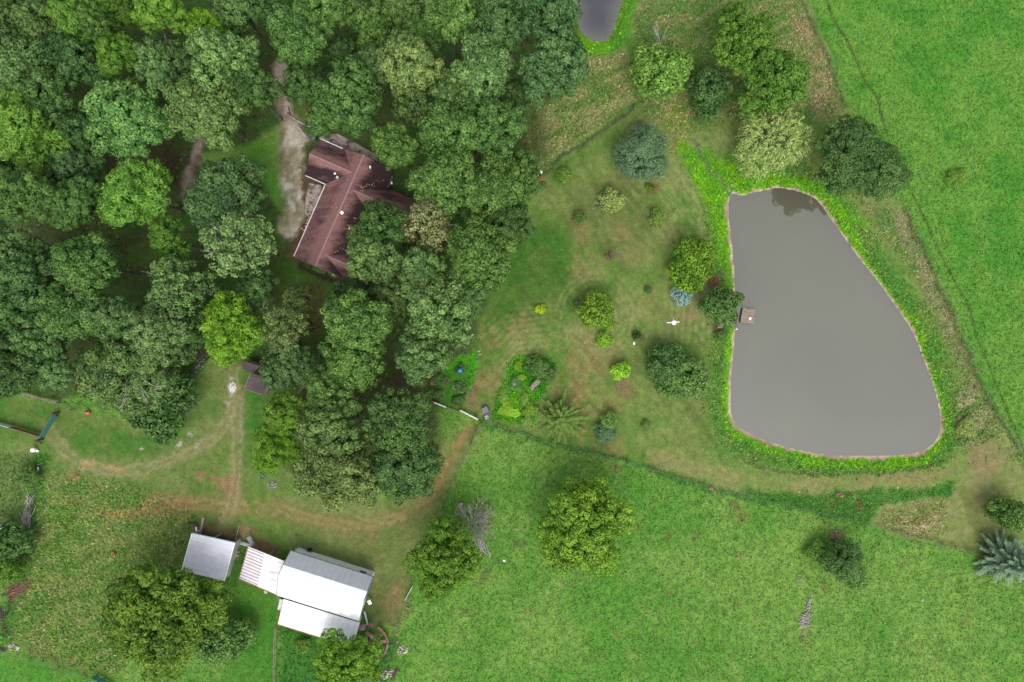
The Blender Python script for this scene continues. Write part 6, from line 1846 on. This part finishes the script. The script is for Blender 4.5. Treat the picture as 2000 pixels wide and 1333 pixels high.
# lamp pole by the wood
lp = thing('yard_lamp', tuple(P(1050, 356)), 'wooden pole with white lamp at the corner of the garden fence', 'lamp post')
m_ = MB(); b0 = P(1050, 356); m_.tube([b0 - Vector((0, 0, .3)), b0 + Vector((0, 0, 4.2))], [.12, .09], 9); m_.build('pole', MAT['brown_wood'], lp)
m_ = MB(); m_.beam(b0 + Vector((0, 0, 4.0)), b0 + Vector((.25, .35, 4.15)), .06, .06); m_.build('bracket', MAT['galv'], lp)
m_ = MB(); m_.lathe(b0 + Vector((.25, .35, 3.9)), [(.2, 0), (.24, .12), (.12, .3), (.04, .34)], 12); m_.build('lamp_head', MAT['white_plastic'], lp, smooth=True)
# purple-martin style house on a pole
bh = thing('bird_house', tuple(P(1310, 632)), 'white domed bird house on a pole with cross arms in the lawn', 'bird house')
b0 = P(1310, 631); top = 1.6
m_ = MB(); m_.tube([b0 - Vector((0, 0, .2)), b0 + Vector((0, 0, top))], .05, 8); m_.build('pole', MAT['white_paint'], bh)
m_ = MB(); m_.lathe(b0 + Vector((0, 0, top)), [(.22, 0), (.33, .05), (.33, .3), (.22, .45), (.06, .52)], 16); m_.build('shell', MAT['white_plastic'], bh, smooth=True)
m_ = MB(); m_.beam(b0 + Vector((-.92, -.03, top)), b0 + Vector((.78, .07, top)), .09, .08); m_.build('cross_arm', MAT['white_paint'], bh)
m_ = MB(); m_.tube([b0 + Vector((.0, .3, top + .1)), b0 + Vector((.0, .55, top + .1))], .03, 6); m_.build('perch', MAT['white_paint'], bh)

# dock
MAT['plank'] = noisy('plank', S(176, 158, 136), S(206, 190, 168), 2.5, .9, stretch=(1, 8, 1), bump=.4, c3=S(104, 88, 78), s3=1.6)
dock = thing('floating_dock', tuple(P(1461, 617, -.1)), 'square weathered plank platform floating off the pond bank', 'dock')
zd = (1290, 540); zk = 8.886
def Dz(u, v, h): return Z4(zd, zk, u, v, h)
dA, dB, dC, dD = Dz(1430, 545, .12), Dz(1388, 802, .12), Dz(1622, 830, .12), Dz(1652, 585, .12)
for i in range(13):
    t0, t1 = i / 13 + .003, (i + 1) / 13 - .004
    m_ = MB(); o0, o1 = rng.uniform(-.02, .02), rng.uniform(-.03, .01)
    m_.slab([dA.lerp(dB, t0).lerp(dD.lerp(dC, t0), o0), dA.lerp(dB, t1).lerp(dD.lerp(dC, t1), o0), dA.lerp(dB, t1).lerp(dD.lerp(dC, t1), 1 + o1), dA.lerp(dB, t0).lerp(dD.lerp(dC, t0), 1 + o1)], .05)
    m_.build('plank', MAT['plank'], dock)
m_ = MB()
for t in (.04, .5, .96): m_.beam(dA.lerp(dD, t) - Vector((0, 0, .13)), dB.lerp(dC, t) - Vector((0, 0, .13)), .12, .16)
m_.build('joist', MAT['dark_wood'], dock)
for (sx, sy) in ((.2, .2), (.8, .2), (.2, .8), (.8, .8)):
    p = dA.lerp(dD, sx).lerp(dB.lerp(dC, sx), sy); m_ = MB(); m_.tube([p + Vector((-.35, 0, -.42)), p + Vector((.35, 0, -.42))], .22, 10); m_.build('float', MAT['black_plastic'], dock)
m_ = MB(); q = Dz(1555, 735, .16); m_.slab([q + Vector((-.2, -.12, .01)), q + Vector((.1, -.2, .01)), q + Vector((.22, .1, .01)), q + Vector((-.05, .22, .01))], .02)
tag(m_.build('white_cloth', MAT['white_paint'], origin=tuple(q)), 'small white scrap lying on the floating platform', 'scrap')
ramp = thing('dock_ramp', tuple(P(1430, 633)), 'short brown plank ramp from the bank toward the floating platform', 'ramp')
rA, rB, rC, rD = Dz(1130, 790, .28), Dz(1140, 855, .28), Dz(1340, 858, .15), Dz(1340, 775, .15)
for i in range(4):
    t0, t1 = i / 4 + .01, (i + 1) / 4 - .01
    m_ = MB(); m_.slab([rA.lerp(rB, t0), rA.lerp(rB, t1), rD.lerp(rC, t1), rD.lerp(rC, t0)], .05); m_.build('plank', MAT['old_plank'], ramp)
for t in (.05, .95):
    p = rD.lerp(rC, t); m_ = MB(); m_.tube([p - Vector((.1, 0, 1.2)), p - Vector((.1, 0, .03))], .06, 7); m_.build('post', MAT['dark_wood'], ramp)


def bench(name, a, b2, depth, label, mat, z=.42, back=True):
    """garden bench between photo points a and b2 (its front edge), seat running back by depth metres to the left of a->b2"""
    A0, B0 = P(*a), P(*b2); d = (B0 - A0).normalized(); s = Vector((-d.y, d.x, 0))
    t_ = thing(name, tuple((A0 + B0) / 2 + s * depth / 2), label, 'bench')
    L_ = (B0 - A0).length
    m = MB()
    for k in range(4): m.beam(A0 + s * depth * (k + .5) / 4 + Vector((0, 0, z)), B0 + s * depth * (k + .5) / 4 + Vector((0, 0, z)), depth / 4 - .015, .04)
    m.build('seat', MAT[mat], t_)
    if back:
        m = MB()
        for k in range(3): m.beam(A0 + s * (depth + .04 + .03 * k) + Vector((0, 0, z + .14 + .14 * k)), B0 + s * (depth + .04 + .03 * k) + Vector((0, 0, z + .14 + .14 * k)), .03, .1)
        m.build('backrest', MAT[mat], t_)
    for f in (.08, .92):
        for q in (.08, depth - .06):
            p = A0.lerp(B0, f) + s * q; m = MB(); m.beam(p, p + Vector((0, 0, z + (.5 if q > .2 and back else -.02))), .07, .07); m.build('leg', MAT[mat], t_)
    return t_


bench('garden_bench', (1039, 763), (1055.5, 745.5), .5, 'weathered wooden bench in the flower bed', 'grey_wood')
bench('garden_bench', (1400, 641.5), (1410, 641.5), .5, 'small grey bench under the round tree at the dock', 'grey_wood')
# yard cart and bucket
ct = thing('yard_cart', tuple(P(948, 802)), 'dark grey yard cart parked by the lower left corner of the flower bed', 'cart')
cz = (820, 680); ck = 6.667
def Cz(u, v, h): return Z4(cz, ck, u, v, h)
m_ = MB(); m_.slab([Cz(800, 790, .55), Cz(835, 868, .55), Cz(912, 850, .55), Cz(872, 755, .55)], .06)
for a, b2 in (((800, 790), (835, 868)), ((835, 868), (912, 850)), ((912, 850), (872, 755)), ((872, 755), (800, 790))): m_.wall(Cz(*a, 0), Cz(*b2, 0), .5, .72, .72, .05)
m_.build('tray', MAT['tarp'], ct)
for a, b2 in (((838, 865), (832, 890)), ((900, 845), (918, 862))):
    m_ = MB(); m_.beam(Cz(*a, .6), Cz(*b2, .75), .05, .05); m_.build('handle', MAT['black_plastic'], ct)
for a in ((815, 800), (885, 785)):
    p = Cz(*a, .22); m_ = MB(); m_.tube([p - Vector((.06, 0, 0)), p + Vector((.06, 0, 0))], .22, 14); m_.build('wheel', MAT['black_plastic'], ct)
p = Cz(860, 860, 0); m_ = MB(); m_.beam(p, p + Vector((0, 0, .5)), .05, .05); m_.build('leg', MAT['galv'], ct)
lathe_thing('metal_bucket', 950.6, 815, [(.2, 0), (.26, .42), (.28, .44), (.24, .42), (.18, .06)], 'galv', 'round grey metal bucket at the foot of the yard cart', 'bucket', 'pail')
lathe_thing('bird_bath', 1004.5, 750, [(.1, 0), (.07, .5), (.18, .62), (.2, .66), (.15, .63)], 'white_paint', 'small white dish standing among the flower bed plants', 'bird bath', 'bowl')


def raised_bed(poly, label, mat='brown_wood', plants=10, seed=1, fill=True):
    ps = [Cz(u, v, 0) for u, v in poly]; c = sum(ps, Vector()) / len(ps)
    t_ = thing('raised_bed', tuple(c), label, 'garden bed')
    m = MB()
    for a, b2 in zip(ps, ps[1:] + ps[:1]): m.wall(a, b2, -.05, .3, .3, .1)
    m.build('frame', MAT[mat], t_)
    m = MB(); m.slab([(c + (p - c) * .93) + Vector((0, 0, .2)) for p in reversed(ps)], .2)
    # keep the slab facing up whichever way the outline runs
    m.build('soil', MAT['soil'], t_)
    r = np.random.default_rng(seed); P0 = PROTO['small']
    for i in range(plants):
        w = r.random(len(ps)) ** 1.5; w /= w.sum(); q = sum((p * float(k) for p, k in zip(ps, w)), Vector()); q = c + (q - c) * 1.25
        crown = P0[i % 3][0]
        o = bpy.data.objects.new('vegetable_plant', crown); COL.objects.link(o); o.parent = t_
        o.location = q - c + Vector((0, 0, .12)); o.scale = (.42, .42, .35); o.rotation_euler = (0, 0, r.uniform(0, 6)); o.color = (.05, .13, .03, 1)


raised_bed([(190, 325), (385, 395), (345, 485), (150, 430)], 'raised bed nearest the wood with leafy crops', plants=14, seed=1)
raised_bed([(150, 545), (320, 560), (290, 665), (140, 635)], 'raised bed below the leafy one, close to the white rail', plants=12, seed=2)
raised_bed([(445, 450), (520, 445), (610, 500), (555, 585), (430, 520)], 'grassy raised bed in the middle of the kitchen garden', 'grey_wood', 12, 3)
raised_bed([(440, 640), (600, 600), (530, 755), (410, 715)], 'sunken grassy bed at the lower end of the kitchen garden', 'dark_wood', 8, 4)
raised_bed([(490, 240), (585, 240), (560, 340), (465, 318)], 'raised bed holding the bright blue barrel', 'brown_wood', 6, 5)
board('plank', Cz(140, 470, .2), Cz(240, 450, .2), .5, .06, 'brown_wood', 'reddish plank path between the two leafy raised beds', 'plank')
rock_bits('stone', [(935, 686, .22), (937, 692, .18)], MAT['grey_stone'], 'dark stone at the top corner of the kitchen garden', 'stones at the kitchen garden corner')

# burn heap, hose ring, brush and rubble
def heap(name, u, v, rx, ry, n, rr, mat, label, cat='rubble heap', seed=1, hz=.25, tilt=0):
    """one pile: many stones in one mesh, since they lie together"""
    r = random.Random(seed); c = P(u, v); mb = MB()
    for i in range(n):
        a, q = r.uniform(0, 6.283), math.sqrt(r.random())
        x, y = q * rx * math.cos(a), q * ry * math.sin(a)
        x, y = x * math.cos(tilt) - y * math.sin(tilt), x * math.sin(tilt) + y * math.cos(tilt)
        mb.rock((c.x + x, c.y + y, hz * (1 - q) + rr * .2), rr * r.uniform(.4, 1.0), r)
    o = mb.build(name, MAT[mat], origin=tuple(c))
    return tag(o, label, cat)


MAT['pale_rubble'] = noisy('pale_rubble', S(170, 130, 110), S(216, 190, 172), 6, .9)
heap('rubble_heap', 1631, 1046, .85, .7, 90, .13, 'pale_rubble', 'heap of pale pinkish stones on top of the lower right cedar', seed=3, hz=.5)
heap('rubble_heap', 787, 1271, .75, .75, 34, .17, 'stone', 'loose heap of pale stones right of the rusty wheel', seed=4)
heap('rubble_heap', 757, 1317, 1.1, .55, 60, .14, 'stone', 'rubble heap beside the old poles at the bottom edge', seed=5, tilt=.5)
heap('rubble_heap', 1389, 955, .95, .22, 26, .14, 'pale_rubble', 'narrow strip of pinkish stones below the lower garden fence', seed=6, tilt=-.7)
heap('rubble_heap', 1578, 1182, .35, 1.8, 44, .16, 'grey_stone', 'upper dark rock line in the lower right pasture', seed=7, tilt=-.25)
heap('rubble_heap', 1571, 1215, .55, 1.0, 46, .16, 'grey_stone', 'thickest grey rock pile in the middle of the lower right rock line', seed=8, tilt=-.2)
heap('rubble_heap', 1568, 1245, .4, 1.1, 24, .13, 'pale_rubble', 'lower pale end of the rock line in the lower right pasture', seed=9, tilt=.3)
heap('rubble_heap', 1562, 1130, .5, .9, 22, .12, 'grey_stone', 'small rock scatter left of the lower right cedar', seed=10, tilt=.4)
heap('rubble_heap', 28, 1265, .7, .45, 18, .2, 'stone', 'pale stones near the lower left corner fence', seed=11)
heap('rubble_heap', 946, 1022, 1.0, 1.9, 90, .11, 'pale_rubble', 'chips and rubble under the dead grey tree', seed=12, hz=.12, tilt=-.5)
heap('ash_heap', 532, 947, .75, .5, 60, .12, 'grey_stone', 'grey burnt heap in the yard below the feathery yellow green tree', 'ash heap', 13, .3)
heap('rubble_heap', 390, 712, .5, 1.3, 30, .15, 'grey_stone', 'dark stones at the edge of the wood beside the grassy track', seed=14, tilt=-.5)
heap('gravel_patch', 455, 757, .45, .75, 150, .06, 'white_paint', 'small white gravel patch on the grassy track', 'gravel', 15, .04)
heap('rubble_heap', 1640, 968, .5, .4, 18, .14, 'clay', 'reddish stones in the lush band below the pond', seed=16)
heap('rubble_heap', 798, 1186, .3, .4, 8, .17, 'pale_rubble', 'few pink stones by the grey mesh gate', seed=17)
rock_bits('stone', [(775, 1238, .22), (776, 1254, .24), (772, 1225, .2), (783, 1220, .2)], MAT['pale_rubble'], 'single pale stone along the fence right of the rusty wheel', 'stones along the wheel fence')
rock_bits('stone', [(1907, 1063, .25)], MAT['stone'], 'lone stone on the lawn left of the tall blue spruce', None)
rock_bits('stone', [(1801, 1172, .22)], MAT['grey_stone'], 'lone grey stone in the lower right pasture', None)
rock_bits('stone', [(375, 848, .2), (353, 862, .2), (388, 866, .16), (280, 876, .16)], MAT['stone'], 'pale stone on the curving yard track', 'stones on the yard track')
t_ = thing('hose_ring', tuple(P(512, 932)), 'green coil lying in the yard left of the burnt heap', 'hose')
m_ = MB(); c = P(512, 932, .08); m_.tube([(c.x + .3 * math.cos(a * .3491), c.y + .3 * math.sin(a * .3491), .08) for a in range(19)], .06, 6, False); m_.build('coil', MAT['green_paint'], t_)


def sticks(name, u, v, n, L_, spread, ang_, label, mat, seed, cat='brush pile'):
    r = random.Random(seed); c = P(u, v); m = MB()
    for i in range(n):
        a = ang_ + r.gauss(0, .25); l_ = L_ * r.uniform(.5, 1.1) / 2
        q = c + Vector((r.gauss(0, spread[0]), r.gauss(0, spread[1]), .06 + r.random() * .25)); d = Vector((math.cos(a), math.sin(a), r.gauss(0, .08)))
        m.tube([q - d * l_, q + d * l_], [r.uniform(.03, .07), .03], 5)
    return tag(m.build(name, MAT[mat], origin=tuple(c)), label, cat)


sticks('pole_stack', 771, 1313, 7, 2.2, (.14, .1), math.radians(58), 'stack of old poles leaning on the rubble at the bottom edge', 'dark_wood', 1, 'poles')
sticks('brush_pile', 53, 1015, 40, 2.2, (.3, .5), math.radians(82), 'upper heap of grey sticks on the left fence line', 'dead_wood', 2)
sticks('brush_pile', 52, 1046, 30, 1.4, (.3, .4), math.radians(30), 'lower heap of sticks on the left fence line', 'dead_wood', 3)
sticks('brush_pile', 58, 980, 20, 1.2, (.25, .45), math.radians(70), 'short heap of pale sticks below the fence line shrub', 'dead_wood', 4)
sticks('brush_pile', 32, 1152, 60, 1.8, (.9, .6), math.radians(20), 'brown brush heap below the bushy trees at the left edge', 'brown_wood', 5)
sticks('brush_pile', 942, 1068, 26, 1.5, (.3, .5), math.radians(110), 'broken limbs at the foot of the dead grey tree', 'dead_wood', 6)
sticks('brush_pile', 1572, 1210, 40, 1.2, (.25, .35), math.radians(15), 'tangle of grey twigs on the lower right rock line', 'dead_wood', 7)
sticks('brush_pile', 398, 690, 26, 1.6, (.5, .6), math.radians(40), 'dark sticks under the left edge of the vivid yellow green tree', 'dark_wood', 8)
board('white_board', (P(78, 912) + Vector((0, 0, .4))), (P(76, 920) + Vector((0, 0, .1))), .2, .05, 'white_paint', 'white board leaning on the fence above the fence line shrub')
lathe_thing('tyre', 0, 1030, [(.3, .0), (.42, .05), (.42, .2), (.3, .25)], 'galv', 'grey ring half out of the photo at the left edge', 'ring', 'ring')
sticks('dark_debris', 4, 1205, 16, 1.5, (.3, .8), math.radians(85), 'dark timber lying along the left edge', 'dark_wood', 9, 'timber')
sticks('fence_scrap', 6, 1268, 8, 1.2, (.3, .15), math.radians(-20), 'dark pipe scraps at the left edge near the lower corner', 'dark_wood', 10, 'scrap')
b_ = thing('feeder', tuple(P(641, 606)), 'small dark kettle grill on the shady lawn below the house', 'grill')
c = P(641, 606); m_ = MB(); m_.lathe(c + Vector((0, 0, .5)), [(.1, 0), (.26, .12), (.3, .25), (.26, .38), (.08, .46)], 12); m_.build('bowl', MAT['black_plastic'], b_, smooth=True)
for a in range(3):
    m_ = MB(); d = Vector((math.cos(a * 2.09), math.sin(a * 2.09), 0)); m_.beam(c + d * .3, c + d * .12 + Vector((0, 0, .6)), .04, .04); m_.build('leg', MAT['galv'], b_)
